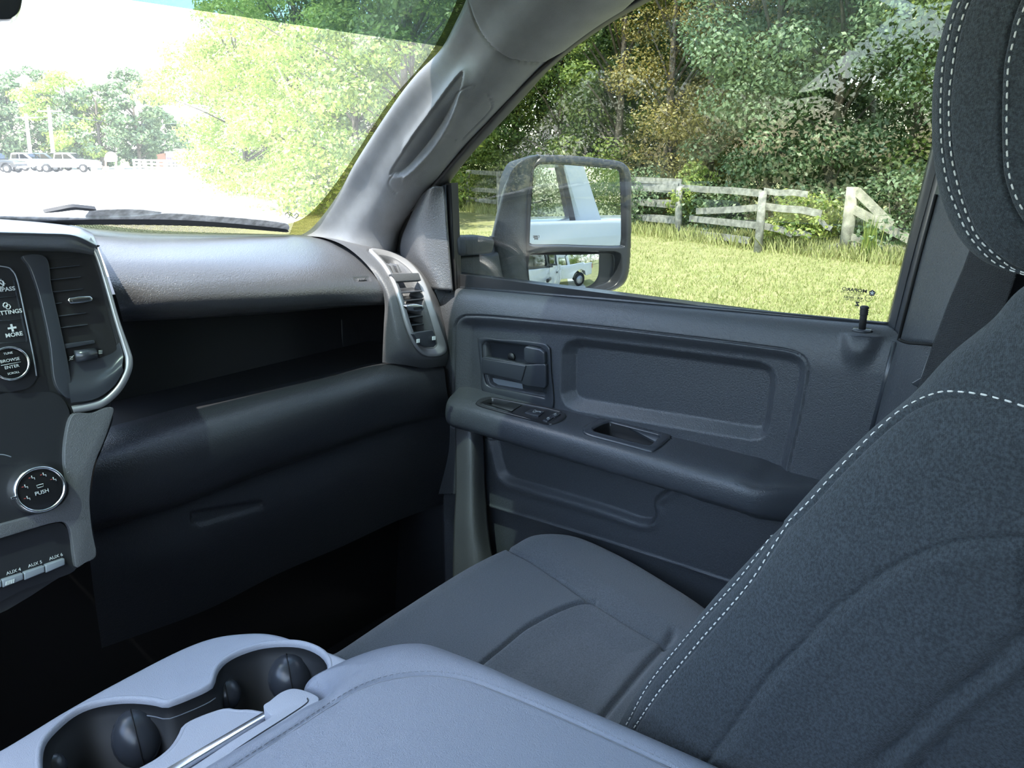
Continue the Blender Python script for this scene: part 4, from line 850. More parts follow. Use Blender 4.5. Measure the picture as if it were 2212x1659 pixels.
dz = gv(PX, PY, c1, .007, 3)+gv(PX, PY, c2, .010, 3.5)+gv(PX, PY, c3, .010, 9)
bol = [tuple(q) for q in c1]+[(1650, 1500), (1650, 1100), (1100, 1100)]
dz += 0.010*sst(0, 45, -sdf(PX, PY, bol))-0.006*sst(0, 60, -sdf(PX, PY, ins))
dz += -0.003*np.exp(-((d_line(PX, PY, c2)-28)/18.0)**2)*0
G0[..., 2] += dz*(s < 0)
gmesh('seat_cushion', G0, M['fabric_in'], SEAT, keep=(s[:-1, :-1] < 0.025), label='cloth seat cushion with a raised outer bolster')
box('seat_base', (0.86, 0.50, -0.98), (0.44, 0.55, 0.26), M['dark'], SEAT, bevel=0.03)
# seat belt behind the seat, on the pillar
nb = []
for a, b in (((2130, 420), (2230, 440)), ((2090, 552), (2196, 590)), ((2050, 650), (2160, 690)), ((2018, 735), (2130, 780)), ((1990, 815), (2110, 870)), ((1960, 900), (2090, 960))):
    p, q = onX(a[0], a[1], 1.07), onX(b[0], b[1], 1.04); nb.append([p, (p*2+q)/3*0.998, (p+2*q)/3*0.998, q])
gmesh('seat_belt', patch(nb, 80, 24), M['webbing'], None, thick=0.0014, label='black woven seat belt hanging between headrest and pillar', cat='seat belt')
gmesh('belt_guide', patch([[onX(1968, 828, 1.09), onX(1990, 815, 1.09)], [onX(1990, 845, 1.09), onX(2004, 832, 1.09)], [onX(1970, 870, 1.09), onX(2020, 870, 1.09)]], 20, 10), M['satin'], lb, thick=0.006)
# ================================================================== fold-down centre console with cup holders
CON = empty('center_console', (0.30, 0.55, -0.72), 'fold-down centre console with two joined cup holders and a leather lid', 'console')
zt = -0.605
edge = smooth_poly([onZ(x, y, zt)[:2] for x, y in ((-200, 1720), (0, 1612), (150, 1522), (300, 1441), (400, 1392), (470, 1369), (540, 1361), (590, 1363), (640, 1376), (700, 1397), (760, 1422), (840, 1470))]+[np.array([0.60, 0.40]), np.array([0.60, 0.0]), np.array([-0.2, 0.0]), np.array([-0.2, 0.6])], 160, True)
xs = np.arange(-0.05, 0.64, 0.0021); ys_ = np.arange(0.90, 0.42, -0.0021); XX, YYc = np.meshgrid(xs, ys_, indexing='ij')
s = sdf(XX, YYc, edge)
zz = np.full(XX.shape, zt); r = 0.012; d = np.clip(-s, 0, r)/r; zz -= r*(1-np.sqrt(np.clip(1-(1-d)**2, 0, 1))); zz = np.where(s > 0, zt-r-np.minimum(s*12, 0.16), zz)
G0 = np.stack([XX, YYc, zz], -1); PX, PY = proj(G0)
k = 800/2212.0
hole = [(x*k, 1300+y*k) for x, y in ((243, 1010), (240, 900), (262, 820), (330, 740), (440, 650), (560, 600), (700, 576), (820, 574), (920, 585), (985, 600), (1040, 585), (1130, 550), (1230, 505), (1268, 475), (1290, 400), (1340, 340), (1430, 290), (1560, 250), (1700, 238), (1810, 248), (1900, 285), (1950, 335), (1960, 390), (1900, 470), (1780, 570), (1640, 655), (1500, 640), (1420, 640), (1350, 632), (1250, 660), (1140, 705), (1085, 745), (1060, 800), (1010, 870), (930, 935), (830, 990), (760, 1030), (600, 1100), (400, 1110), (270, 1070))]
hole = smooth_poly(hole, 160, True)
sh = sdf(PX, PY, hole); G0[..., 2] -= 0.0012*np.exp(-(np.maximum(sh, 0)/5.0)**2)
gmesh('console_tray', G0, M['console'], CON, keep=(s[:-1, :-1] < 0.03)&(np.minimum(np.minimum(sh[:-1, :-1], sh[1:, 1:]), np.minimum(sh[1:, :-1], sh[:-1, 1:])) > 0.2), label='grained blue-grey tray with the cup holders')
# holder wells: dark liner inside the hole, steps and sprung bumpers
wl_ = [np.array([onZ(x, y, zt) for x, y in resample(hole, 120)])]
hc = np.mean(wl_[0], axis=0)
L0 = wl_[0]; sg = sdf(L0[:, 0], L0[:, 1], L0[:, :2])
def shr(L, q, dz):
    n = len(L); T = np.roll(L, -1, 0)-np.roll(L, 1, 0); Nn = np.stack([-T[:, 1], T[:, 0], 0*T[:, 0]], -1); Nn /= np.linalg.norm(Nn, axis=1, keepdims=True)
    A = 0.5*np.sum(L[:, 0]*np.roll(L[:, 1], -1)-np.roll(L[:, 0], -1)*L[:, 1]); Nn *= np.sign(A)
    return L+Nn*q+np.array([0, 0, dz])
L0[:, 2] = zt
rings('holder_lip', [shr(L0, -0.006, -0.0012), shr(L0, -0.0042, 0.0004), shr(L0, -0.002, 0.0004), shr(L0, 0.0, -0.0008), shr(L0, 0.0012, -0.004), shr(L0, 0.0014, -0.007)], M['console'], CON, label='rounded lip of the joined cup holders')
rings('holder_liner', [shr(L0, 0.001, -0.005), shr(L0, 0.002, -0.022), shr(L0, 0.0045, -0.024), shr(L0, 0.006, -0.085)], M['dark'], CON, cap=True, label='dark liner of the cup holders')
rl = [shr(L0, 0.0035, -0.0205)]
for a, b in ((10, 40), (68, 96)):
    pass
tube('holder_rim', rl[0][[i % 120 for i in range(22, 38)]], 0.0007, M['button'], CON, seg=5); tube('holder_rim', rl[0][[i % 120 for i in range(62, 76)]], 0.0007, M['button'], CON, seg=5)
def bumper(px, py, rx, ry, dz):
    c = onZ(px, py, zt-dz); f = np.linalg.norm(c)/FOC; a, b = rx*f, ry*f
    y, x, n = basis(-c/np.linalg.norm(c), (0, 0, 1)); V = []; F = []; nu, nv = 20, 12
    P = []
    for i in range(nv+1):
        ph = math.pi/2*i/nv
        for j in range(nu):
            t = 2*math.pi*j/nu; P.append(c+x*a*math.sin(ph)*math.cos(t)+y*b*math.sin(ph)*math.sin(t)+n*a*0.9*math.cos(ph))
    F = [(i*nu+j, i*nu+(j+1) % nu, (i+1)*nu+(j+1) % nu, (i+1)*nu+j) for i in range(nv) for j in range(nu)]
    o = mesh('holder_bumper', P, F, M['satin'], CON, label='rounded sprung bumper inside a cup holder')
    ar = [c+x*a*0.08*math.sin(q)+y*b*1.0*math.sin(q)+n*(a*0.91*math.cos(q)+0.0003) for q in np.linspace(-1.45, 1.45, 20)]
    tube('bumper_slit', ar, 0.0008, M['black'], o, seg=5)
bumper(296, 1592, 42, 52, 0.045); bumper(627, 1463, 42, 46, 0.045); bumper(112, 1662, 24, 28, 0.04); bumper(490, 1500, 26, 30, 0.045)
# ---- lid
zl = -0.565
oo = [onZ(x, y, -0.59)[:2] for x, y in ((240, 1800), (455, 1664), (556, 1604), (640, 1552), (684, 1524), (692, 1512), (684, 1502), (656, 1488), (660, 1468), (700, 1445), (760, 1418), (820, 1398), (880, 1388), (935, 1392), (1000, 1418), (1080, 1455), (1180, 1503), (1340, 1572), (1560, 1669), (1750, 1760))]
se = [onZ(x, y, zl)[:2] for x, y in ((250, 1815), (500, 1659), (570, 1614), (640, 1570), (700, 1530), (760, 1495), (810, 1473), (860, 1461), (930, 1456), (1000, 1466), (1060, 1486), (1180, 1535), (1300, 1588), (1450, 1657), (1650, 1750))]
cl = [np.array([0.60, -0.02]), np.array([0.02, -0.02])]
OUT = smooth_poly(oo, 240); SEA = smooth_poly(se, 120)
OUTp = [tuple(p) for p in OUT]+[(0.62, 0.0), (0.0, 0.0)]; SEAp = [tuple(p) for p in SEA]+[(0.58, 0.0), (0.0, 0.0)]
xs = np.arange(0.08, 0.66, 0.002); ys_ = np.arange(0.72, 0.04, -0.002); XX, YYc = np.meshgrid(xs, ys_, indexing='ij')
so_ = sdf(XX, YYc, OUTp); dS = d_line(XX, YYc, SEA); inS = inside(XX, YYc, SEAp); dO = d_line(XX, YYc, OUT)
t = np.where(inS, 0, dS/(dS+dO+1e-9)); t = np.clip(t, 0, 1)
zz = zl+0.004*(1-np.exp(-dS/0.05))*inS-0.038*(1-np.sqrt(np.clip(1-t**2, 0, 1)))
zz = np.where(so_ > 0, zl-0.038-np.minimum(so_*10, 0.09), zz)
zz += 0.0035*np.sin(np.clip(t, 0, 1)*math.pi)*(~inS)*(so_ < 0)
zz -= 0.0022*np.exp(-(dS/0.0016)**2)
GLd = np.stack([XX, YYc, zz], -1); PX, PY = proj(GLd)
dent = np.hypot((PX-705)/34.0, (PY-1500)/26.0); GLd[..., 2] -= 0.004*np.exp(-dent**2)
lid = gmesh('console_lid', GLd, M['lid'], CON, keep=(so_[:-1, :-1] < 0.012), label='blue-grey leather padded lid with a stitched edge')
SL = Surf(GLd)
st = smooth_poly([(470, 1674), (505, 1651), (575, 1606), (645, 1562), (703, 1524), (762, 1488), (812, 1467), (862, 1455), (932, 1450), (1002, 1459), (1064, 1479), (1184, 1528), (1304, 1581), (1454, 1650), (1520, 1682)], 120)
stitches('stitching', SL, st, M['thread_dk'], lid, pitch=0.007, ln=0.0055, wd=0.0006, lift=0.0002)
tube('piping', np.array([SL.at(x, y, -0.0004)[0] for x, y in smooth_poly([(500, 1663), (573, 1617), (643, 1573), (703, 1534), (763, 1498), (812, 1477), (862, 1466), (932, 1461), (1002, 1471), (1064, 1491), (1184, 1540), (1304, 1593), (1454, 1662)], 120)]), 0.0009, M['thread_dk'], lid, seg=5)
# latch tongue and chrome strip in front of the lid
Pz = Plane((0, 0, -0.582), (0, 0, 1))
plate('lid_latch', smooth_poly([(569, 1524), (583, 1513), (605, 1496), (630, 1487), (655, 1490), (682, 1501), (689, 1511), (680, 1526), (640, 1553), (560, 1602), (485, 1648), (380, 1716), (320, 1716), (409, 1660), (500, 1600), (560, 1563), (586, 1547), (579, 1539)], 90, True), Pz, 0.018, M['console'], CON, bevel=0.003, label='smooth latch tongue along the front of the lid')
tube('latch_groove', [Pz.up(0.0003).at(x, y) for x, y in smooth_poly([(664, 1508), (662, 1519), (620, 1548), (540, 1599), (452, 1659)], 30)], 0.0008, M['satin'], CON, seg=5)
Pc = Plane((0, 0, -0.598), (0, 0, 1))
plate('chrome_strip', [(305, 1690), (572, 1535), (580, 1538), (580, 1543), (340, 1690)], Pc, 0.006, M['chrome'], CON, bevel=0.001, lift=0.002, label='bright chrome strip beside the latch')
box('console_body', (0.27, 0.30, -0.70), (0.62, 0.62, 0.12), M['dark'], CON, bevel=0.03)
# ================================================================== outside: tow mirror, wiper
TM = empty('towing_mirror', (1.35, 1.08, -0.3), 'black towing mirror with a large upper glass and a curved lower glass', 'mirror')
mn = np.array([-0.45, -0.893, 0.032]); PMi = Plane((1.5, 1.02, -0.1), mn)
k5 = 500/2074.0
def c5(L): return [(950+x*k5, 300+y*k5) for x, y in L]
mo = smooth_poly(c5([(800, 330), (830, 250), (868, 185), (930, 150), (1050, 145), (1300, 160), (1500, 185), (1600, 200), (1660, 230), (1700, 290), (1712, 380), (1712, 800), (1700, 1100), (1680, 1230), (1640, 1300), (1560, 1350), (1430, 1385), (1250, 1400), (1050, 1392), (900, 1380), (840, 1350), (800, 1280), (780, 1150), (770, 900), (780, 500)]), 140, True)
mu = smooth_poly(c5([(806, 900), (820, 600), (840, 330), (852, 270), (880, 236), (930, 228), (1100, 232), (1400, 255), (1560, 270), (1605, 290), (1622, 330), (1630, 500), (1636, 800), (1630, 930), (1600, 955), (1400, 955), (1100, 945), (860, 945), (815, 935)]), 120, True)
ml = smooth_poly(c5([(818, 1060), (830, 1048), (870, 1044), (1100, 1042), (1300, 1040), (1450, 1040), (1454, 1080), (1450, 1200), (1430, 1260), (1380, 1310), (1280, 1345), (1150, 1365), (1000, 1372), (900, 1370), (850, 1340), (830, 1290), (820, 1180)]), 120, True)
ml2 = smooth_poly(c5([(812, 1055), (826, 1036), (870, 1030), (1200, 1020), (1500, 1022), (1570, 1030), (1600, 1060), (1600, 1180), (1560, 1280), (1470, 1330), (1300, 1368), (1100, 1384), (920, 1382), (850, 1356), (820, 1300), (806, 1180)]), 120, True)
fr_ = [onpl(PMi, mo, -0.01), onpl(PMi, mo, 0.004), onpl(PMi, mo+(np.array([1255, 490])-mo)*0.02, 0.008)]
back = [onpl(PMi, mo, -0.01)]
c_ = np.mean(fr_[0], axis=0); fwd = np.array([0.16, 0.16, 0.0])
def sc(L, q, dd): return c_+(L-c_)*q+dd-PMi.n*0
depth = np.array([-0.02, 0.10, 0.0])
shell = [fr_[0], sc(fr_[0], 1.0, depth*0.35), sc(fr_[0], 0.93, depth*0.8), sc(fr_[0], 0.7, depth*1.15), sc(fr_[0], 0.3, depth*1.3)]
rings('mirror_shell', shell, M['mirrorshell'], TM, cap=True, label='black plastic back shell')
# bezel face: outer edge to both glass openings, as a height field over the outline
xs = np.arange(1124, 1368, 1.0); ysp = np.arange(330, 642, 1.0); XX, YYp = np.meshgrid(xs, ysp, indexing='ij')
base = np.array([[PMi.at(x, y) for y in ysp] for x in xs]); so1 = sdf(XX, YYp, mo); su1 = sdf(XX, YYp, mu); sl1 = sdf(XX, YYp, ml2)
hh = 0.008*np.sqrt(np.clip(1-(1-np.clip(-so1/12, 0, 1))**2, 0, 1))-0.016*sst(5, -1, su1)-0.026*sst(5, -2, sl1)
Gm = base+PMi.n*hh[..., None]
gmesh('mirror_bezel', Gm, M['satin'], TM, keep=(so1[:-1, :-1] < 0.5), label='black bezel round the two mirror glasses')
plate('mirror_glass', mu, PMi, 0.002, M['mirror'], TM, lift=-0.004, label='large flat upper mirror glass')
# lower glass, convex
cz = c5([(1140, 1200)])[0]; cP = PMi.at(*cz); lo = resample(ml, 90); loops = []
for q in (1.0, 0.85, 0.7, 0.5, 0.3, 0.1):
    L = np.array([PMi.at(cz[0]+(x-cz[0])*q, cz[1]+(y-cz[1])*q) for x, y in lo]); r2 = np.sum((L-cP)**2, axis=1); L = L+PMi.n*(-0.004-(r2/(2*0.42)))[:, None]; loops.append(L)
rings('convex_glass', loops, M['mirror'], TM, cap=True, label='small curved lower mirror glass')
text('mirror_marking', 'ϖ', PMi.up(-0.0035).at(1158, 513), (0.9, -0.4, 0), PMi.n, 0.012, M['inkblack'], TM)
for dx in (-3, 0, 3): tube('mirror_marking', [PMi.up(-0.0035).at(1158+dx+math.sin(t*3)*0.8, 518-t*4) for t in np.linspace(0, 2, 8)], 0.0006, M['inkblack'], TM, seg=4)
tube('mirror_marking', [PMi.up(-0.0035).at(*p) for p in [(1153, 514), (1152, 509), (1165, 509), (1164, 514)]], 0.0006, M['inkblack'], TM, seg=4)
# inboard housing and arm
def c5p(x, y): return (950+x*k5, 300+y*k5)
hs = [[c5p(600, 372), c5p(662, 262), c5p(760, 184), c5p(905, 144)], [c5p(570, 450), c5p(650, 380), c5p(760, 330), c5p(850, 260)], [c5p(520, 640), c5p(600, 600), c5p(720, 560), c5p(810, 520)], [c5p(470, 860), c5p(560, 840), c5p(690, 820), c5p(790, 800)], [c5p(455, 900), c5p(560, 950), c5p(680, 1000), c5p(790, 1030)], [c5p(560, 1250), c5p(640, 1270), c5p(720, 1290), c5p(800, 1290)], [c5p(600, 1370), c5p(700, 1380), c5p(760, 1380), c5p(860, 1390)]]
PO = Plane(PMi.at(1135, 480), (-0.62, -0.78, 0.0))
net = [[PO.at(*r[0])*1.04, PO.at(*r[0]), PO.up(0.015).at(*r[1]), PO.up(0.012).at(*r[2]), PMi.up(0.0).at(*r[3])] for r in hs]
gmesh('mirror_housing', patch(net, 60, 40), M['mirrorshell'], TM, thick=0.01, label='tapering outer shell beside the glass')
PA = Plane((1.285, 1.12, -0.2), (-0.3, -0.95, 0))
plate('mirror_arm', [c5p(160, 880), c5p(380, 872), c5p(490, 885), c5p(500, 930), c5p(480, 1030), c5p(170, 1050)], PA, 0.05, M['mirrorshell'], TM, bevel=0.008, lift=0.03, label='upper arm joining the mirror to the door')
plate('mirror_foot', [c5p(170, 1050), c5p(480, 1030), c5p(690, 900), c5p(700, 1320), c5p(640, 1340), c5p(160, 1340)], PA, 0.06, M['mirrorshell'], TM, bevel=0.008)
# wiper outside the windscreen
WI = empty('windscreen_wiper', WS.up(-0.02).at(300, 465), 'grey wiper blade resting low across the windscreen', 'wiper')
Pw = WS.up(-0.022); M['wiper'] = mat('lightened_wiper_plastic', (0.66, 0.67, 0.71), 0.6, var=(60, 0.35)); M['wiperdk'] = mat('wiper_rubber', (0.06, 0.062, 0.07), 0.6)  # spoiler and cover colour lightened to make up for the blade's unlit side
plate('wiper_spoiler', smooth_poly([(-90, 459), (60, 461), (186, 464), (300, 460), (365, 455), (470, 462), (560, 470), (612, 477), (622, 484), (620, 492), (600, 488), (480, 476), (365, 469), (190, 468), (60, 470), (-90, 470)], 120, True), Pw, 0.006, M['wiper'], WI, bevel=0.001, label='grey spoiler of the blade, lightened against backlight')
plate('wiper_rubber', smooth_poly([(-90, 468), (60, 470), (187, 467), (365, 468), (480, 474), (600, 487), (619, 492), (615, 495), (590, 493), (480, 484), (360, 479), (187, 477), (60, 480), (-90, 482)], 120, True), Pw, 0.008, M['wiperdk'], WI, lift=0.002, label='dark rubber edge of the blade')
plate('wiper_cover', smooth_poly([(187, 449), (196, 446), (240, 444), (290, 444), (330, 448), (352, 453), (362, 460), (366, 468), (300, 468), (187, 467)], 50, True), Pw, 0.008, M['wiper'], WI, bevel=0.0015, lift=0.004, label='wide clip cover on the blade')
tube('wiper_rivet', [Pw.up(0.006).at(192, 455), Pw.up(0.0065).at(192, 455)], 0.003, M['button'], WI, seg=12)
plate('wiper_arm', smooth_poly([(92, 453), (120, 447), (152, 441), (172, 442), (205, 446), (190, 449), (160, 447), (125, 451)], 40, True), Pw, 0.006, M['wiperdk'], WI, lift=-0.02)
# cowl, white wing and door skin outside (also what the mirror sees)
VB = empty('truck_body', (0.4, -1.0, -1.2), 'white painted outside of the truck, glimpsed in the side mirror', 'truck')
box('cowl', (0.4, 1.72, -0.30), (1.5, 0.26, 0.05), M['rubber'], VB, bevel=0.01)
box('bonnet', (0.4, 2.45, -0.42), (1.55, 1.4, 0.06), M['white'], VB, bevel=0.03)
box('front_wing', (1.20, 2.42, -0.80), (0.14, 1.6, 0.70), M['white'], VB, bevel=0.05)
box('rear_door_skin', (1.262, -0.36, -0.72), (0.02, 1.04, 0.9), M['white'], VB, bevel=0.006)
box('bed_side', (1.262, -2.6, -0.62), (0.05, 2.0, 0.75), M['white'], VB, bevel=0.02)
box('cab_corner', (1.262, -1.15, -0.40), (0.03, 0.5, 1.5), M['white'], VB, bevel=0.01)
box('roof_skin', (0.40, -0.40, 0.49), (1.66, 2.3, 0.03), M['white'], VB, bevel=0.01)
box('rear_window', (1.235, -0.42, 0.02), (0.01, 0.9, 0.50), M['glazing'], VB)
box('window_molding', (1.266, -0.36, -0.262), (0.012, 1.04, 0.02), M['rubber'], VB)
box('door_handle', (1.295, 0.32, -0.40), (0.03, 0.17, 0.035), M['smooth'], VB, bevel=0.01); box('door_handle', (1.295, -0.70, -0.40), (0.03, 0.17, 0.035), M['smooth'], VB, bevel=0.01)
# ================================================================== ground
GZ = -EYE
rng = np.random.default_rng(7); random.seed(7)
def gmat(name, cols, sc, rough=1.0, bumpd=0.05, extra=None):
    m = bpy.data.materials.new(name); m.use_nodes = True; nt = m.node_tree; b = nt.nodes['Principled BSDF']; b.inputs['Roughness'].default_value = rough; b.inputs['Specular IOR Level'].default_value = 0.1
    geo = nt.nodes.new('ShaderNodeNewGeometry'); n = nt.nodes.new('ShaderNodeTexNoise'); n.inputs['Scale'].default_value = sc; n.inputs['Detail'].default_value = 9; n.inputs['Roughness'].default_value = 0.7
    nt.links.new(geo.outputs['Position'], n.inputs['Vector']); r = nt.nodes.new('ShaderNodeValToRGB'); nt.links.new(n.outputs['Fac'], r.inputs['Fac'])
    el = r.color_ramp.elements
    for i, (p, c) in enumerate(cols):
        e = el[i] if i < 2 else el.new(p); e.position = p; e.color = (*c, 1)
    nt.links.new(r.outputs['Color'], b.inputs['Base Color']); bp = nt.nodes.new('ShaderNodeBump'); bp.inputs['Distance'].default_value = bumpd
    n2 = nt.nodes.new('ShaderNodeTexNoise'); n2.inputs['Scale'].default_value = sc*12; n2.inputs['Detail'].default_value = 4; nt.links.new(geo.outputs['Position'], n2.inputs['Vector'])
    nt.links.new(n2.outputs['Fac'], bp.inputs['Height']); nt.links.new(bp.outputs['Normal'], b.inputs['Normal']); return m
M['lawn'] = gmat('mown_grass', [(0.30, (0.24, 0.27, 0.10)), (0.5, (0.40, 0.39, 0.18)), (0.70, (0.52, 0.47, 0.27))], 1.6, bumpd=0.04)
M['lot'] = gmat('pale_ground', [(0.3, (0.66, 0.64, 0.60)), (0.7, (0.80, 0.78, 0.74))], 3.0, bumpd=0.02)  # on the lot, the pale colour stands in for overexposed grass
struct(mesh('ground', [(-400, -400, GZ-0.02), (400, -400, GZ-0.02), (400, 400, GZ-0.02), (-400, 400, GZ-0.02)], [(0, 1, 2, 3)], M['lawn']), 'mown sunlit lawn reaching to the fence')
lotp = [onZ(x, y, GZ-0.005) for x, y in ((-60, 520), (640, 468), (700, 440), (560, 412), (470, 402), (500, 384), (600, 366), (420, 352), (-60, 351))]
lp = smooth_poly(np.array(lotp)[[1, 2, 3, 4, 5]][:, :2], 30)
V = [(-8, 6, GZ-0.005), (3.5, 6, GZ-0.005)]+[(x, y, GZ-0.005) for x, y in lp]+[(70, 160, GZ-0.005), (-8, 200, GZ-0.005)]
struct(mesh('road', V, [tuple(range(len(V)))], M['lot']), 'pale lot ahead of the truck, whitened in colour for overexposed grass')
struct(mesh('path', [(2.0, -60, GZ-0.005), (3.6, -60, GZ-0.005), (3.6, 6, GZ-0.005), (2.0, 6, GZ-0.005)], [(0, 1, 2, 3)], M['lot']), 'pale path beside the truck')
def gpt(x, y): return onZ(x, y, GZ)
# grass blades
M['blade'] = gmat('grass_blade', [(0.3, (0.26, 0.33, 0.09)), (0.5, (0.40, 0.42, 0.17)), (0.7, (0.58, 0.52, 0.30))], 14, bumpd=0.0)
def blades(name, pts, hmin, hmax, wid, mt, label=None, cat='grass', lean=0.35):
    n = len(pts); P = np.array(pts); h_ = rng.uniform(hmin, hmax, n); a = rng.uniform(0, 2*math.pi, n); dx = np.stack([np.cos(a), np.sin(a), 0*a], -1)
    ln_ = rng.normal(0, lean, (n, 2))*h_[:, None]; tip = P+np.concatenate([ln_, h_[:, None]], 1)
    mid = P+(tip-P)*0.55+np.array([0, 0, 1])*(h_*0.08)[:, None]
    V = np.stack([P-dx*wid/2, P+dx*wid/2, mid+dx*wid*0.4, tip, mid-dx*wid*0.4], 1).reshape(-1, 3)
    i = np.arange(n)[:, None]*5; F = [tuple(q) for q in (i+np.array([0, 1, 2, 3, 4])).tolist()]
    return mesh(name, V, np.array(F), mt, None, smooth=False, label=label, cat=cat, kind='stuff')
pts = []
while len(pts) < 42000:
    x = rng.uniform(960, 2050, 4000); y = 330+rng.uniform(150, 400, 4000)**1.0
    for a, b in zip(x, y):
        if b > 500: pts.append(gpt(a, b)+np.array([rng.normal(0, .05), rng.normal(0, .05), -0.02]))
blades('lawn_grass', pts[:42000], 0.02, 0.065, 0.016, M['blade'], 'short yellow-green lawn grass in front of the fence')
# ================================================================== fence
F3, F2, F1 = gpt(1825, 551), gpt(1640, 541), gpt(1465, 510)
FE = empty('board_fence', F2, 'weathered grey board fence with broken rails along the wood', 'fence')
M['wood'] = mat('weathered_grey_wood', (0.33, 0.32, 0.285), 0.9, var=(9, 0.35), bump=('noise', 60, 0.01)); M['woodlit'] = mat('sunlit_weathered_wood', (0.44, 0.41, 0.32), 0.9, var=(6, 0.3), bump=('noise', 50, 0.01))  # second wood is the same timber, coloured paler as if sunlit
def post(x, ybase, ytop, wpx, xt=None, mt='wood', dist=None):
    b0 = gpt(x, ybase) if dist is None else dist; f = np.linalg.norm(b0)/FOC; w_ = wpx*f
    pl = Plane(b0, np.array([b0[0], b0[1], 0])*-1); t0 = pl.at(x if xt is None else xt, ytop)
    V, F_ = tubeVF([b0-np.array([0, 0, .1]), b0+(t0-b0)*0.5, t0], [w_*0.55, w_*0.52, w_*0.5], 9); return mesh('post', V, F_, M[mt], FE)
post(1825, 551, 404, 23, 1842, 'woodlit'); post(1637, 543, 412, 16, 1648); post(1464, 512, 402, 14, 1468)
def rail(p, q, tpx, base0, base1, mt='wood', dd=0.0):
    """a board between two pixels, at the fence line's depth under those pixels"""
    def dep(x):
        t = (x-1465)/(1825-1465.0); g0 = F1+(F3-F1)*t if x < 1825 else F3+(F3-F2)*(x-1825)/(185.0)*0.55
        if x < 1825:
            g0 = F1+(F2-F1)*(x-1465)/172.0 if x < 1637 else F2+(F3-F2)*(x-1637)/188.0
        return g0
    def at(x, y):
        g0 = dep(x); pl = Plane(g0, (-g0[0], -g0[1], 0)); return pl.at(x, y)*(1-dd)
    a, b = at(*p), at(*q); f = np.linalg.norm((a+b)/2)/FOC; hgt = tpx*f; d = (b-a)/np.linalg.norm(b-a); n = np.cross(d, [0, 0, 1]); n /= np.linalg.norm(n); u = np.cross(n, d)
    P = []
    for s_ in (a, a+(b-a)*0.33+u*rng.normal(0, .012), a+(b-a)*0.66+u*rng.normal(0, .012), b): P.append([s_-u*hgt/2-n*0.018, s_+u*hgt/2-n*0.018, s_+u*hgt/2+n*0.018, s_-u*hgt/2+n*0.018])
    return rings('rail', P, M[mt], FE, smooth=False)
for r_ in (((1355, 402), (1466, 404), 13, 0, 0), ((1355, 436), (1464, 439), 13, 0, 0), ((1355, 468), (1462, 475), 13, 0, 0), ((1355, 494), (1410, 500), 12, 0, 0),
           ((1468, 405), (1646, 418), 13, 0, 0), ((1505, 456), (1642, 448), 13, 0, 0), ((1490, 472), (1636, 487), 13, 0, 0), ((1466, 500), (1620, 520), 13, 0, 0),
           ((1650, 412), (1745, 420), 12, 0, 0), ((1648, 445), (1775, 462), 14, 0, 0), ((1642, 486), (1712, 506), 13, 0, 0), ((1706, 498), (1752, 510), 10, 0, 0), ((1766, 476), (1796, 494), 9, 0, 0), ((1720, 548), (1818, 530), 12, 0, 0)): rail(*r_)
for r_ in (((1850, 412), (1925, 488), 17), ((1844, 452), (1975, 522), 17), ((1838, 512), (1970, 548), 14), ((1838, 530), (1905, 548), 12), ((1905, 478), (1972, 530), 9)): rail(r_[0], r_[1], r_[2], 0, 0, 'woodlit', 0.004)
# the fence goes on to the left behind the mirror and is seen again through the windscreen
Fd = gpt(745, 418)
prev = F1; n_ = 14
for i in range(1, n_+1):
    g0 = F1+(Fd-F1)*i/11.0; V, F_ = tubeVF([g0-np.array([0, 0, .1]), g0+np.array([0, 0, 1.35])], 0.075, 8); mesh('post', V, F_, M['wood'], FE)
    for hz in (0.35, 0.72, 1.08, 1.28):
        if (i*7+int(hz*10)) % 9 == 0: continue
        a, b = prev+np.array([0, 0, hz]), g0+np.array([0, 0, hz+rng.normal(0, .02)]); c = (a+b)/2; d = b-a; L = np.linalg.norm(d); d /= L; nn = np.cross(d, [0, 0, 1]); u = np.cross(nn, d)
        V, F_ = boxVF(c, (L, 0.035, 0.14), np.array([d, nn, u]).T); mesh('rail', V, F_, M['wood'], FE, smooth=False)
    prev = g0
# ================================================================== trees
def leafmat(name, cols, trans=0.35):
    m = bpy.data.materials.new(name); m.use_nodes = True; nt = m.node_tree; nt.nodes.clear(); out = nt.nodes.new('ShaderNodeOutputMaterial')
    geo = nt.nodes.new('ShaderNodeNewGeometry'); r = nt.nodes.new('ShaderNodeValToRGB'); nt.links.new(geo.outputs['Random Per Island'], r.inputs['Fac'])
    for i, (p, c) in enumerate(cols):
        e = r.color_ramp.elements[i] if i < 2 else r.color_ramp.elements.new(p); e.position = p; e.color = (*c, 1)
    d = nt.nodes.new('ShaderNodeBsdfDiffuse'); t = nt.nodes.new('ShaderNodeBsdfTranslucent'); g = nt.nodes.new('ShaderNodeBsdfGlossy'); g.inputs['Roughness'].default_value = 0.45; g.inputs['Color'].default_value = (0.5, 0.5, 0.5, 1)
    nt.links.new(r.outputs['Color'], d.inputs['Color']); nt.links.new(r.outputs['Color'], t.inputs['Color'])
    mx = nt.nodes.new('ShaderNodeMixShader'); mx.inputs[0].default_value = trans; nt.links.new(d.outputs[0], mx.inputs[1]); nt.links.new(t.outputs[0], mx.inputs[2])
    m2 = nt.nodes.new('ShaderNodeMixShader'); m2.inputs[0].default_value = 0.08; nt.links.new(mx.outputs[0], m2.inputs[1]); nt.links.new(g.outputs[0], m2.inputs[2])
    nt.links.new(m2.outputs[0], out.inputs['Surface']); return m
M['leaf_a'] = leafmat('broad_green_leaves', [(0, (0.09, 0.15, 0.025)), (0.5, (0.17, 0.25, 0.05)), (1, (0.36, 0.42, 0.10))])
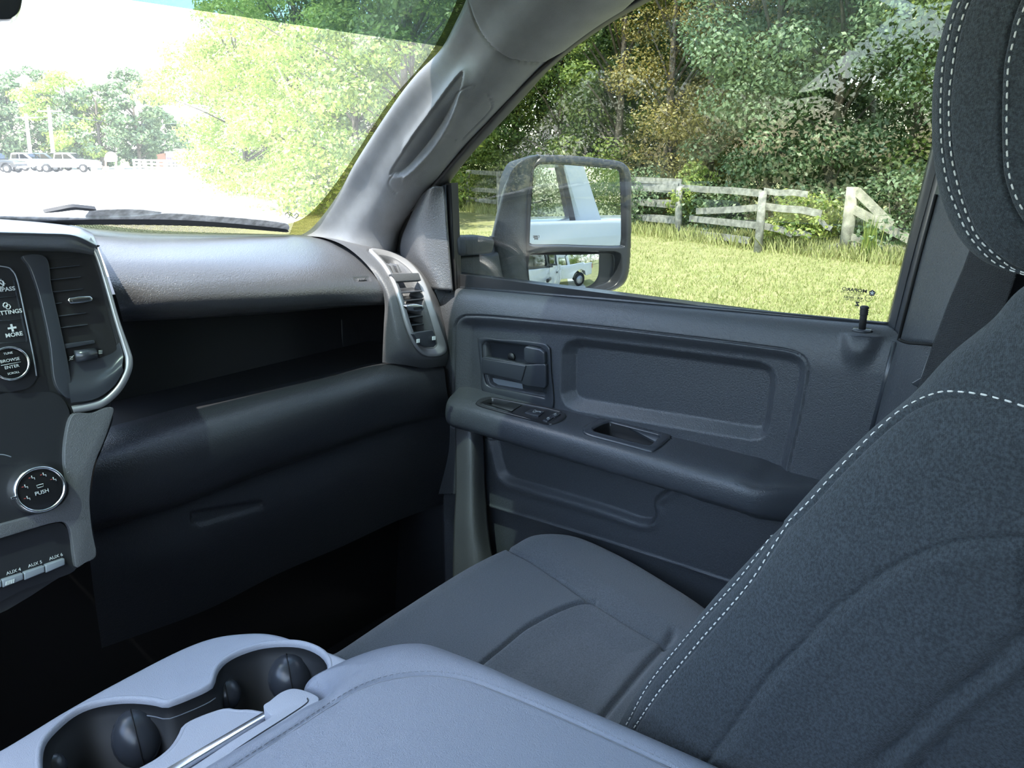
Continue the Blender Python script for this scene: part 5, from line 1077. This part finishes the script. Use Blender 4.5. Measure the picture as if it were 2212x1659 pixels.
M['leaf_b'] = leafmat('silvery_green_leaves', [(0, (0.07, 0.13, 0.05)), (0.5, (0.15, 0.23, 0.10)), (1, (0.32, 0.42, 0.22))])
M['leaf_c'] = leafmat('rusty_cedar_needles', [(0, (0.14, 0.13, 0.03)), (0.5, (0.26, 0.22, 0.05)), (1, (0.36, 0.28, 0.08))], 0.2)
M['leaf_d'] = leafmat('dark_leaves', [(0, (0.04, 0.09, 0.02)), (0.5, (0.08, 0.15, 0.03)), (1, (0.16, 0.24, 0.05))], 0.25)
M['leaf_y'] = leafmat('yellow_green_leaves', [(0, (0.22, 0.34, 0.06)), (0.5, (0.38, 0.50, 0.10)), (1, (0.58, 0.62, 0.20))], 0.45)  # leaf colour brightened to imitate overexposure through the windscreen
M['bark'] = mat('grey_brown_bark', (0.13, 0.11, 0.085), 0.9, var=(5, 0.3), bump=('noise', 30, 0.03))
def leaves(C, Rd, n, size, droop=0.3):
    """n leaves scattered through clumps centred on C (m, 3) with radii Rd (m, 3); returns verts and quads"""
    m = len(C); wgt = Rd[:, 0]*Rd[:, 1]; k = rng.choice(m, n, p=wgt/wgt.sum())
    d = rng.normal(size=(n, 3)); d /= np.linalg.norm(d, axis=1, keepdims=True); rad = rng.uniform(0.30, 1.08, n)**0.5
    P = C[k]+d*Rd[k]*rad[:, None]
    nn = d*0.7+rng.normal(size=(n, 3))*0.55+np.array([-0.15, -0.15, 0.5]); nn /= np.linalg.norm(nn, axis=1, keepdims=True)
    t = rng.normal(size=(n, 3))+np.array([0, 0, -droop]); t -= np.sum(t*nn, 1, keepdims=True)*nn; t /= np.linalg.norm(t, axis=1, keepdims=True); b = np.cross(nn, t)
    s_ = size*rng.uniform(0.6, 1.3, n)[:, None]
    V = np.stack([P-t*s_*0.5, P+b*s_*0.27+nn*s_*0.05, P+t*s_*0.5, P-b*s_*0.27+nn*s_*0.05], 1)
    return V.reshape(-1, 3), (np.arange(n)[:, None]*4+np.arange(4))
def tree(name, base_, height, width, mt, n, size, label, cat='tree', group=None, low=0.12, clumps=46, conic=0.0, trunk=0.14, spread=0.22):
    base_ = np.array(base_, float); o = empty(name, base_, label, cat, group)
    top_ = base_+np.array([rng.normal(0, .2), rng.normal(0, .2), height*0.9])
    parts = [tubeVF([base_-np.array([0, 0, .1]), base_+(top_-base_)*0.4+np.array([rng.normal(0, .12), rng.normal(0, .12), 0]), top_], [trunk, trunk*0.7, trunk*0.15], 8)]
    C = []; R_ = []
    for i in range(clumps):
        hz = low+(1-low)*(i+rng.uniform())/clumps; prof = (1-hz)**0.8+0.12 if conic else math.sin(min(1, (hz-low*0.5)/(1-low*0.5))*math.pi)**0.55*0.9+0.1
        a = rng.uniform(0, 2*math.pi); rr = width/2*prof*rng.uniform(0.35, 1.0)
        c = base_+np.array([math.cos(a)*rr, math.sin(a)*rr, hz*height*0.97]); C.append(c); q = width*spread*rng.uniform(0.6, 1.15)*(0.6+0.5*prof); R_.append((q, q, q*0.55))
        if i % 2 == 0:
            st_ = base_+(top_-base_)*max(0.08, hz*0.8-0.05); parts.append(tubeVF([st_, (st_+c)/2+np.array([0, 0, .1]), c], [trunk*0.35, trunk*0.2, trunk*0.06], 5))
    V, F_ = join(parts); mesh('trunk', V, F_, M['bark'], o)
    V, F_ = leaves(np.array(C), np.array(R_), n, size); mesh('foliage', V, F_, M[mt], o, smooth=False, kind='stuff')
    return o
WT = 'trees of the wood behind the fence'
def wdist(x, off):
    """a foot on the ground seen at pixel column x, off metres beyond the fence line"""
    if x >= 1400: g0 = F1+(F3-F1)*(x-1465)/360.0
    else:
        t_ = np.linspace(-0.1, 1.4, 200); L = F1+(Fd-F1)*t_[:, None]; px_, _ = proj(L+np.array([0, 0, 1.0])); g0 = L[np.argmin(np.abs(px_-x))]
    r_ = g0/np.linalg.norm(g0[:2]); q = g0+r_*off; q[2] = GZ; return q
spec = [
 (1010, 2.5, 8.5, 4.6, 'leaf_a', 'broadleaf tree behind the pillar edge, left of the side mirror'),
 (1105, 2.0, 9.0, 4.4, 'leaf_a', 'bright green broadleaf tree rising above the side mirror housing'),
 (1215, 2.8, 9.5, 4.6, 'leaf_d', 'dark green tree straight above the mirror glass'),
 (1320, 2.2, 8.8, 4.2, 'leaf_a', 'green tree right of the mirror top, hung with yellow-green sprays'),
 (1430, 2.4, 9.5, 4.4, 'leaf_c', 'rusty olive cedar, left one of the two brownish cedars'),
 (1540, 2.6, 9.8, 4.4, 'leaf_c', 'rusty olive cedar above the middle fence post, right one of the two brownish cedars'),
 (1665, 1.8, 8.6, 4.4, 'leaf_b', 'silvery green tree overhanging the leaning middle fence post'),
 (1780, 2.6, 9.2, 4.6, 'leaf_b', 'tall silvery green tree behind the tallest fence post'),
 (1905, 3.4, 9.8, 5.0, 'leaf_b', 'silvery green tree above the collapsed rails'),
 (2030, 2.6, 9.0, 4.6, 'leaf_a', 'fresh green tree partly hidden by the headrest')]
for x, off, hh_, ww_, mt_, lb_ in spec:
    tree('tree', wdist(x, off), hh_, ww_, mt_, 25000, 0.115 if mt_ != 'leaf_c' else 0.085, lb_, group=WT, low=0.06, clumps=60, spread=0.17)
for i, x in enumerate((960, 1080, 1180, 1290, 1390, 1490, 1600, 1710, 1830, 1950, 2070)):
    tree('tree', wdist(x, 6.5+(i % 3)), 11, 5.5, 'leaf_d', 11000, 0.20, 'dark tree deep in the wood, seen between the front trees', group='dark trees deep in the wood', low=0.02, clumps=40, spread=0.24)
# undergrowth along the fence
M['weed'] = leafmat('weeds', [(0, (0.12, 0.20, 0.04)), (0.5, (0.30, 0.40, 0.08)), (1, (0.52, 0.55, 0.16))])
for x, off, hh_, ww_, lb_ in ((1010, 0.2, 1.3, 2.2, 'leafy bush at the fence left of the side mirror'), (1395, 0.6, 1.5, 2.4, 'bush behind the rails just right of the mirror'), (1500, 0.5, 1.7, 1.4, 'yellowish shrub against the first fence post'), (1590, 0.9, 1.3, 2.2, 'bush behind the middle rails'), (1745, 0.3, 1.1, 1.8, 'bright low shrub in the gap of the broken fence'), (1920, 1.2, 1.6, 2.4, 'bush behind the collapsed rails')):
    tree('shrub', wdist(x, off), hh_, ww_, 'weed' if off < 0.6 else 'leaf_b', 3200, 0.10, lb_, 'shrub', low=0.02, clumps=26, trunk=0.03, spread=0.24)
wp = []
for i in range(9000):
    x = rng.uniform(1000, 2000); g0 = wdist(x, rng.normal(-0.15, 0.35)); wp.append(g0+np.array([rng.normal(0, .2), rng.normal(0, .2), -0.02]))
blades('tall_grass', wp, 0.12, 0.38, 0.022, M['blade'], 'tall yellowing grass growing along the foot of the fence', lean=0.3)
for (x, y, s_) in ((1872, 562, 1.0), (1880, 558, 0.8)):
    c = gpt(x, y); q = [c+np.array([rng.normal(0, .07), rng.normal(0, .07), 0]) for _ in range(45)]; blades('tall_weed', q, 0.3, 0.95*s_, 0.022, M['weed'], 'tall bright weed standing before the tallest post, '+('nearer stem' if s_ == 1.0 else 'further stem'), 'weed', lean=0.12)
# daisies at the fallen rails
dv = []; 
for i in range(70):
    c = gpt(rng.uniform(1840, 1960), rng.uniform(545, 560))+np.array([0, 0, rng.uniform(.1, .45)])
    a = np.linspace(0, 2*math.pi, 7)[:6]; dv.append((np.stack([c[0]+0.022*np.cos(a), c[1]+0*a, c[2]+0.022*np.sin(a)], -1)+np.stack([0*a, 0.01*np.cos(a), 0*a], -1), [tuple(range(6))]))
V, F_ = join(dv); mesh('wildflowers', V, F_, mat('white_petals', (0.8, 0.8, 0.75), 0.8), None, smooth=False, label='small white wildflowers at the foot of the fallen rails', cat='flowers', kind='stuff')
# trees seen through the windscreen, right part
def gd(x, dist): d = ray(x, 330); d = d/np.linalg.norm(d[:2]); q = d*dist; q[2] = GZ; return q
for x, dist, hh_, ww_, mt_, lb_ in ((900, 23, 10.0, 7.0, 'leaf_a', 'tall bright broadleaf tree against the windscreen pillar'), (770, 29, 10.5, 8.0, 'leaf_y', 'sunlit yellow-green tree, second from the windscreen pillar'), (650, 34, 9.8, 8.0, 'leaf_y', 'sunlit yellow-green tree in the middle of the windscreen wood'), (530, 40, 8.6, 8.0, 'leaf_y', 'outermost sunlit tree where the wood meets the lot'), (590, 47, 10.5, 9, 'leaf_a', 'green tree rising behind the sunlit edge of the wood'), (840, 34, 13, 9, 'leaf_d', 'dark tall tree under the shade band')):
    tree('tree', gd(x, dist), hh_, ww_, mt_, 26000, 0.12+dist*0.0012, lb_, group='trees seen through the windscreen', low=0.05, clumps=95, spread=0.11)
for x, dist, hh_, lb_ in ((620, 30, 1.6, 'low weeds before the left end of the old fence'), (700, 27, 1.8, 'low weeds around the fence posts seen through the windscreen'), (545, 37, 1.5, 'small bush at the edge of the lot')):
    tree('shrub', gd(x, dist), hh_, 4, 'leaf_y', 3500, 0.16, lb_, 'shrub', low=0.02, clumps=26, trunk=0.03, spread=0.24)
# far trees behind the lot
for x, dist, hh_, ww_, mt_, lb_ in ((-60, 118, 10, 15, 'leaf_b', 'hazy far tree at the left edge'), (30, 120, 11.5, 14, 'leaf_b', 'hazy far tree behind the left utility pole'), (95, 118, 12, 13, 'leaf_b', 'hazy far tree behind the right utility pole'), (165, 112, 11.5, 13, 'leaf_y', 'far rounded tree between the right pole and the sign'), (220, 110, 10, 11, 'leaf_b', 'far darker tree behind the arched sign'), (300, 112, 12.0, 9.5, 'leaf_b', 'tall far tree between the sign and the white fence'), (345, 125, 7.5, 9, 'leaf_b', 'lower far tree right of the tall one')):
    tree('tree', gd(x, dist), hh_, ww_, mt_, 6000, 0.5, lb_, group='far trees behind the lot', low=0.05, clumps=55, trunk=0.25, spread=0.11)
# trees behind the truck, for the mirror and the windows
for i, (x, y, hh_, ww_) in enumerate(((13, -12, 11, 8), (15, -4, 10, 7), (9, -30, 9, 9), (16, -20, 12, 9), (-4, -44, 7, 8), (8, -52, 9, 9), (-9, -48, 5, 9), (18, -40, 12, 10), (0, -62, 4.5, 11), (9, -66, 5, 12), (-10, -60, 5, 12))):
    tree('tree', (x, y, GZ), hh_, ww_, 'leaf_a', 8000, 0.24, 'tree standing behind the truck, seen in the side mirror', group='trees behind the truck', low=0.04, clumps=45, spread=0.18)
for i, (x, y, hh_, ww_) in enumerate(((-22, -14, 6, 9), (-22, -5, 6, 9), (-22, 4, 5.5, 9), (-21, 12, 5.5, 9), (-20, 21, 6, 9), (-18, 30, 6, 9))):
    tree('tree', (x, y, GZ), hh_, ww_, 'leaf_d', 9000, 0.2, 'unseen tree added on the driver side to darken window reflections', group='unseen trees added on the driver side', low=0.04, clumps=45, spread=0.18)  # row added out of view to darken reflections in the side glass
# ================================================================== lot: pickups, poles, sign, fence, building
IR = np.array([CR[0], CR[1], 0]); 
def pickup(px_, dist, label, paint='white', group='pickup trucks parked across the lot', pos=None, rot=None, scale=1.0, glz='glazing'):
    g0 = gd(px_, dist) if pos is None else np.array(pos, float); o = empty('pickup_truck', g0, label, 'truck', group)
    ang = math.atan2(CR[1], CR[0]) if rot is None else rot; c, s = math.cos(ang), math.sin(ang)
    def W(P): P = np.array(P, float)*scale; return np.stack([g0[0]+P[:, 0]*c-P[:, 1]*s, g0[1]+P[:, 0]*s+P[:, 1]*c, g0[2]+P[:, 2]], -1)
    def ext(name, prof, y0, y1, mt, par=None, bv=0.0):
        T = W([(x, y0, z) for x, z in prof]); e = W([(0, y1, 0)])[0]-W([(0, y0, 0)])[0]; return prism(name, T, e, M[mt], par or o, bv)
    body = [(-2.9, 0.62), (-2.9, 1.28), (-1.15, 1.30), (-1.10, 1.30), (1.05, 1.30), (1.30, 1.28), (2.55, 1.18), (2.85, 1.02), (2.92, 0.55), (2.4, 0.52), (2.3, 0.85), (2.0, 0.98), (1.7, 0.95), (1.45, 0.75), (1.35, 0.50), (-1.35, 0.50), (-1.45, 0.75), (-1.7, 0.95), (-2.0, 0.98), (-2.3, 0.85), (-2.4, 0.58)]
    ext('body', body, -0.98, 0.98, paint, None, 0.04)
    if glz == 'glazing': ext('cab', [(-1.12, 1.28), (-0.95, 1.85), (-0.7, 1.93), (0.35, 1.93), (0.55, 1.88), (1.25, 1.28)], -0.82, 0.82, paint, None, 0.05)
    else:                                  # see-through cab: roof and pillars only
        ext('cab_roof', [(-0.95, 1.85), (-0.7, 1.93), (0.35, 1.93), (0.55, 1.88), (0.5, 1.82), (-0.9, 1.80)], -0.82, 0.82, paint, None, 0.02)
        for y in (-0.82, 0.76):
            ext('cab_pillar', [(-1.14, 1.28), (-0.95, 1.85), (-0.80, 1.85), (-0.92, 1.28)], y, y+0.06, paint); ext('cab_pillar', [(1.25, 1.28), (0.55, 1.88), (0.42, 1.84), (1.05, 1.28)], y, y+0.06, paint)
            ext('pane_seal', [(-0.92, 1.28), (-0.80, 1.82), (-0.76, 1.82), (-0.87, 1.28)], y-0.01, y+0.07, 'rubber'); ext('pane_seal', [(-0.12, 1.28), (-0.12, 1.82), (-0.04, 1.82), (-0.04, 1.28)], y-0.01, y+0.07, 'rubber')
    for y in (-0.835, 0.825):
        ext('window', [(-0.95, 1.33), (-0.82, 1.78), (-0.12, 1.80), (-0.12, 1.33)], y, y+0.01, glz); ext('window', [(-0.04, 1.33), (-0.04, 1.80), (0.36, 1.80), (0.95, 1.33)], y, y+0.01, glz)
    prism('windscreen', W([(0.62, -0.7, 1.84), (0.62, 0.7, 1.84), (1.22, 0.75, 1.33), (1.22, -0.75, 1.33)]), W([(0.03, 0, 0.03)])[0]-g0-0*c, M['glazing'], o)
    for x in (-1.9, 1.9):
        for y in (-0.98, 0.74):
            V, F_ = tubeVF(W([(x, y, 0.40), (x, y+0.24, 0.40)]), 0.40*scale, 20); wh = mesh('wheel', V, F_, M['tire'], o)
            V, F_ = tubeVF(W([(x, y-0.01, 0.40), (x, y+0.25, 0.40)]), 0.24*scale, 16); mesh('rim', V, F_, M['silver'], wh)
    ext('tail_lamp', [(-2.93, 0.95), (-2.93, 1.2), (-2.88, 1.2), (-2.88, 0.95)], -0.99, 0.99, 'redlamp'); ext('headlamp', [(2.75, 0.85), (2.7, 1.05), (2.9, 1.0), (2.93, 0.85)], -0.99, 0.99, 'button'); ext('bumper', [(2.85, 0.45), (2.85, 0.65), (3.0, 0.65), (3.0, 0.45)], -0.9, 0.9, 'chrome')
    return o
M['clearpane'] = glass('clear_vehicle_pane', (0.9, 0.92, 0.92)); M['redlamp'] = mat('red_lamp', (0.5, 0.03, 0.02), 0.3); M['darkpaint'] = mat('dark_green_grey_paint', (0.05, 0.07, 0.07), 0.3, coat=0.5); M['blackpaint'] = mat('black_paint', (0.02, 0.02, 0.02), 0.3, coat=0.5)
pickup(-20, 96, 'pickup cut by the left edge of the picture, dark low body', 'blackpaint'); pickup(52, 99, 'white pickup, nearest the left edge in full view'); pickup(96, 103, 'dark green-grey pickup standing half behind the others', 'darkpaint'); pickup(145, 95, 'white pickup at the right end of the parked row')
pickup(0, 0, 'white pickup parked behind, seen in the upper mirror glass', 'white', None, pos=(0.62, -6.6, GZ), rot=math.radians(180), scale=1.25, glz='clearpane')
M['pole'] = mat('bleached_pole_wood', (0.62, 0.60, 0.56), 0.8)
ends = []
for x, dist, yt, lb_ in ((63, 108, 246, 'shorter pale utility pole left of the taller one'), (112, 104, 232, 'taller pale utility pole with a crossarm')):
    b0 = gd(x, dist); t0 = Plane(b0, (-b0[0], -b0[1], 0)).at(x-7, yt); o = empty('utility_pole', b0, lb_, 'pole', 'utility poles across the lot')
    V, F_ = tubeVF([b0, t0], [0.22, 0.16], 10); mesh('pole', V, F_, M['pole'], o); V, F_ = tubeVF([t0-IR*1.3-np.array([0, 0, .4]), t0+IR*1.3-np.array([0, 0, .4])], 0.08, 6); mesh('crossarm', V, F_, M['pole'], o)
    for k_ in (-1.1, 0, 1.1): V, F_ = tubeVF([t0+IR*k_-np.array([0, 0, .35]), t0+IR*k_-np.array([0, 0, .1])], 0.06, 6); mesh('insulator', V, F_, M['button'], o)
    ends.append(t0)
o = mesh('power_line', *join([tubeVF([ends[0]+IR*k_+(ends[1]-ends[0])*t_+np.array([0, 0, -.3-1.2*t_*(1-t_)]) for t_ in np.linspace(0, 1, 8)], 0.02, 4) for k_ in (-1.1, 1.1)]), M['button'], None, label='thin power lines strung between the two poles', cat='cable')
t9 = gd(420, 120)+np.array([0, 0, 6.5]); mesh('power_line', *tubeVF([ends[1]+(t9-ends[1])*t_+np.array([0, 0, -.5-3*t_*(1-t_)]) for t_ in np.linspace(0, 1, 10)], 0.03, 4), M['button'], None, label='thin power line running right from the taller pole', cat='cable')
M['signw'] = mat('white_sign_board', (0.85, 0.85, 0.83), 0.6); M['cedarw'] = mat('orange_brown_timber', (0.50, 0.26, 0.14), 0.7)
g0 = gd(239, 92); o = empty('arched_sign', g0, 'white arched sign board on two brown posts across the lot', 'sign'); Pn = Plane(g0, (-g0[0], -g0[1], 0))
plate('sign_board', smooth_poly([(227, 348), (227, 336), (231, 330), (239, 327.5), (247, 330), (252, 336), (252, 348)], 30, True), Pn, 0.08, M['signw'], o)
yb_ = float(proj(g0)[1])
for x in (228.5, 251): V, F_ = tubeVF([Pn.at(x, yb_+0.3), Pn.at(x-0.3, 336)], 0.09, 6); mesh('sign_post', V, F_, M['cedarw'], o)
g0 = gd(228, 88); Pn2 = Plane(g0, (-g0[0], -g0[1], 0)); o = empty('sandwich_board', g0, 'small brown A-frame board left of the arched sign', 'sign')
plate('board_panel', [(223, 359), (235, 359), (233, 369), (219, 369)], Pn2, 0.05, M['cedarw'], o); plate('board_leg', [(232, 360), (234, 360), (237, 369), (235, 369)], Pn2, 0.05, M['cedarw'], o)
tagset(plate('utility_box', [(196, 361), (210, 361), (210, float(proj(g0)[1])+0.4), (196, float(proj(g0)[1])+0.4)], Pn2, 1.0, mat('green_box_paint', (0.20, 0.26, 0.18), 0.6), None, bevel=0.03), 'low green utility box beside the last parked pickup', 'box')
g0 = gd(260, 86); Pn3 = Plane(g0, (-g0[0], -g0[1], 0))
tagset(plate('stone', smooth_poly([(248, 370), (250, 363), (258, 360), (266, 363), (270, 370)], 20, True), Pn3, 0.9, M['lot'], None, bevel=0.06), 'pale stone lying at the foot of the arched sign', 'rock')
g0 = gd(505, 62); Pn4 = Plane(g0, (-g0[0], -g0[1], 0))
tagset(plate('boulder', smooth_poly([(490, 388), (491, 380), (498, 376), (507, 377), (510, 384), (508, 390)], 20, True), Pn4, 0.9, M['lot'], None, bevel=0.08), 'pale round boulder at the edge of the lot by the wood', 'rock')
# white board fence
wf = empty('white_fence', gd(330, 88), 'white four-rail board fence across the lot', 'fence'); a0, b0 = gd(286, 92), gd(470, 70)
for i in range(13):
    q = a0+(b0-a0)*i/12.0; V, F_ = boxVF(q+np.array([0, 0, 0.65]), (0.16, 0.16, 1.3)); mesh('post', V, F_, M['signw'], wf, smooth=False)
d = b0-a0; L = np.linalg.norm(d); d /= L; nn = np.cross(d, [0, 0, 1])
for hz in (0.22, 0.55, 0.88, 1.2): V, F_ = boxVF((a0+b0)/2+np.array([0, 0, hz])-nn*0.1, (L, 0.04, 0.17), np.array([d, nn, [0, 0, 1]]).T); mesh('rail', V, F_, M['signw'], wf, smooth=False)
# shop building with a purple fascia
g0 = gd(372, 118); Pb = Plane(g0, (-g0[0], -g0[1], 0)); sb = empty('shop_building', g0, 'low pale shop building with a purple fascia and brown end wall', 'building')
plate('wall', [(357, 330), (430, 330), (430, 362), (357, 362)], Pb, 6.0, M['signw'], sb); plate('brown_wall', [(337, 334), (358, 330), (358, 362), (337, 362)], Pb, 5.0, mat('brown_brick', (0.30, 0.16, 0.12), 0.9), sb, lift=0.05)
plate('fascia', [(359, 340), (388, 341), (388, 350), (360, 349)], Pb, 0.1, mat('purple_fascia', (0.42, 0.30, 0.72), 0.5), sb, lift=0.2); plate('roof', [(355, 327), (432, 327), (432, 331), (355, 331)], Pb, 6.4, M['signw'], sb, lift=0.3)
for x in (362, 371, 380, 396, 410): plate('window', [(x, 352), (x+6, 352), (x+6, 359), (x, 359)], Pb, 0.05, M['glazing'], sb, lift=0.1)
tagset(plate('white_van', smooth_poly([(388, 337), (432, 337), (446, 340), (455, 352), (462, 358), (462, 368), (388, 368)], 40, False), Plane(gd(420, 84), (-g0[0], -g0[1], 0)), 2.0, M['white'], None, bevel=0.05), 'bright white van behind the far end of the white fence', 'van')
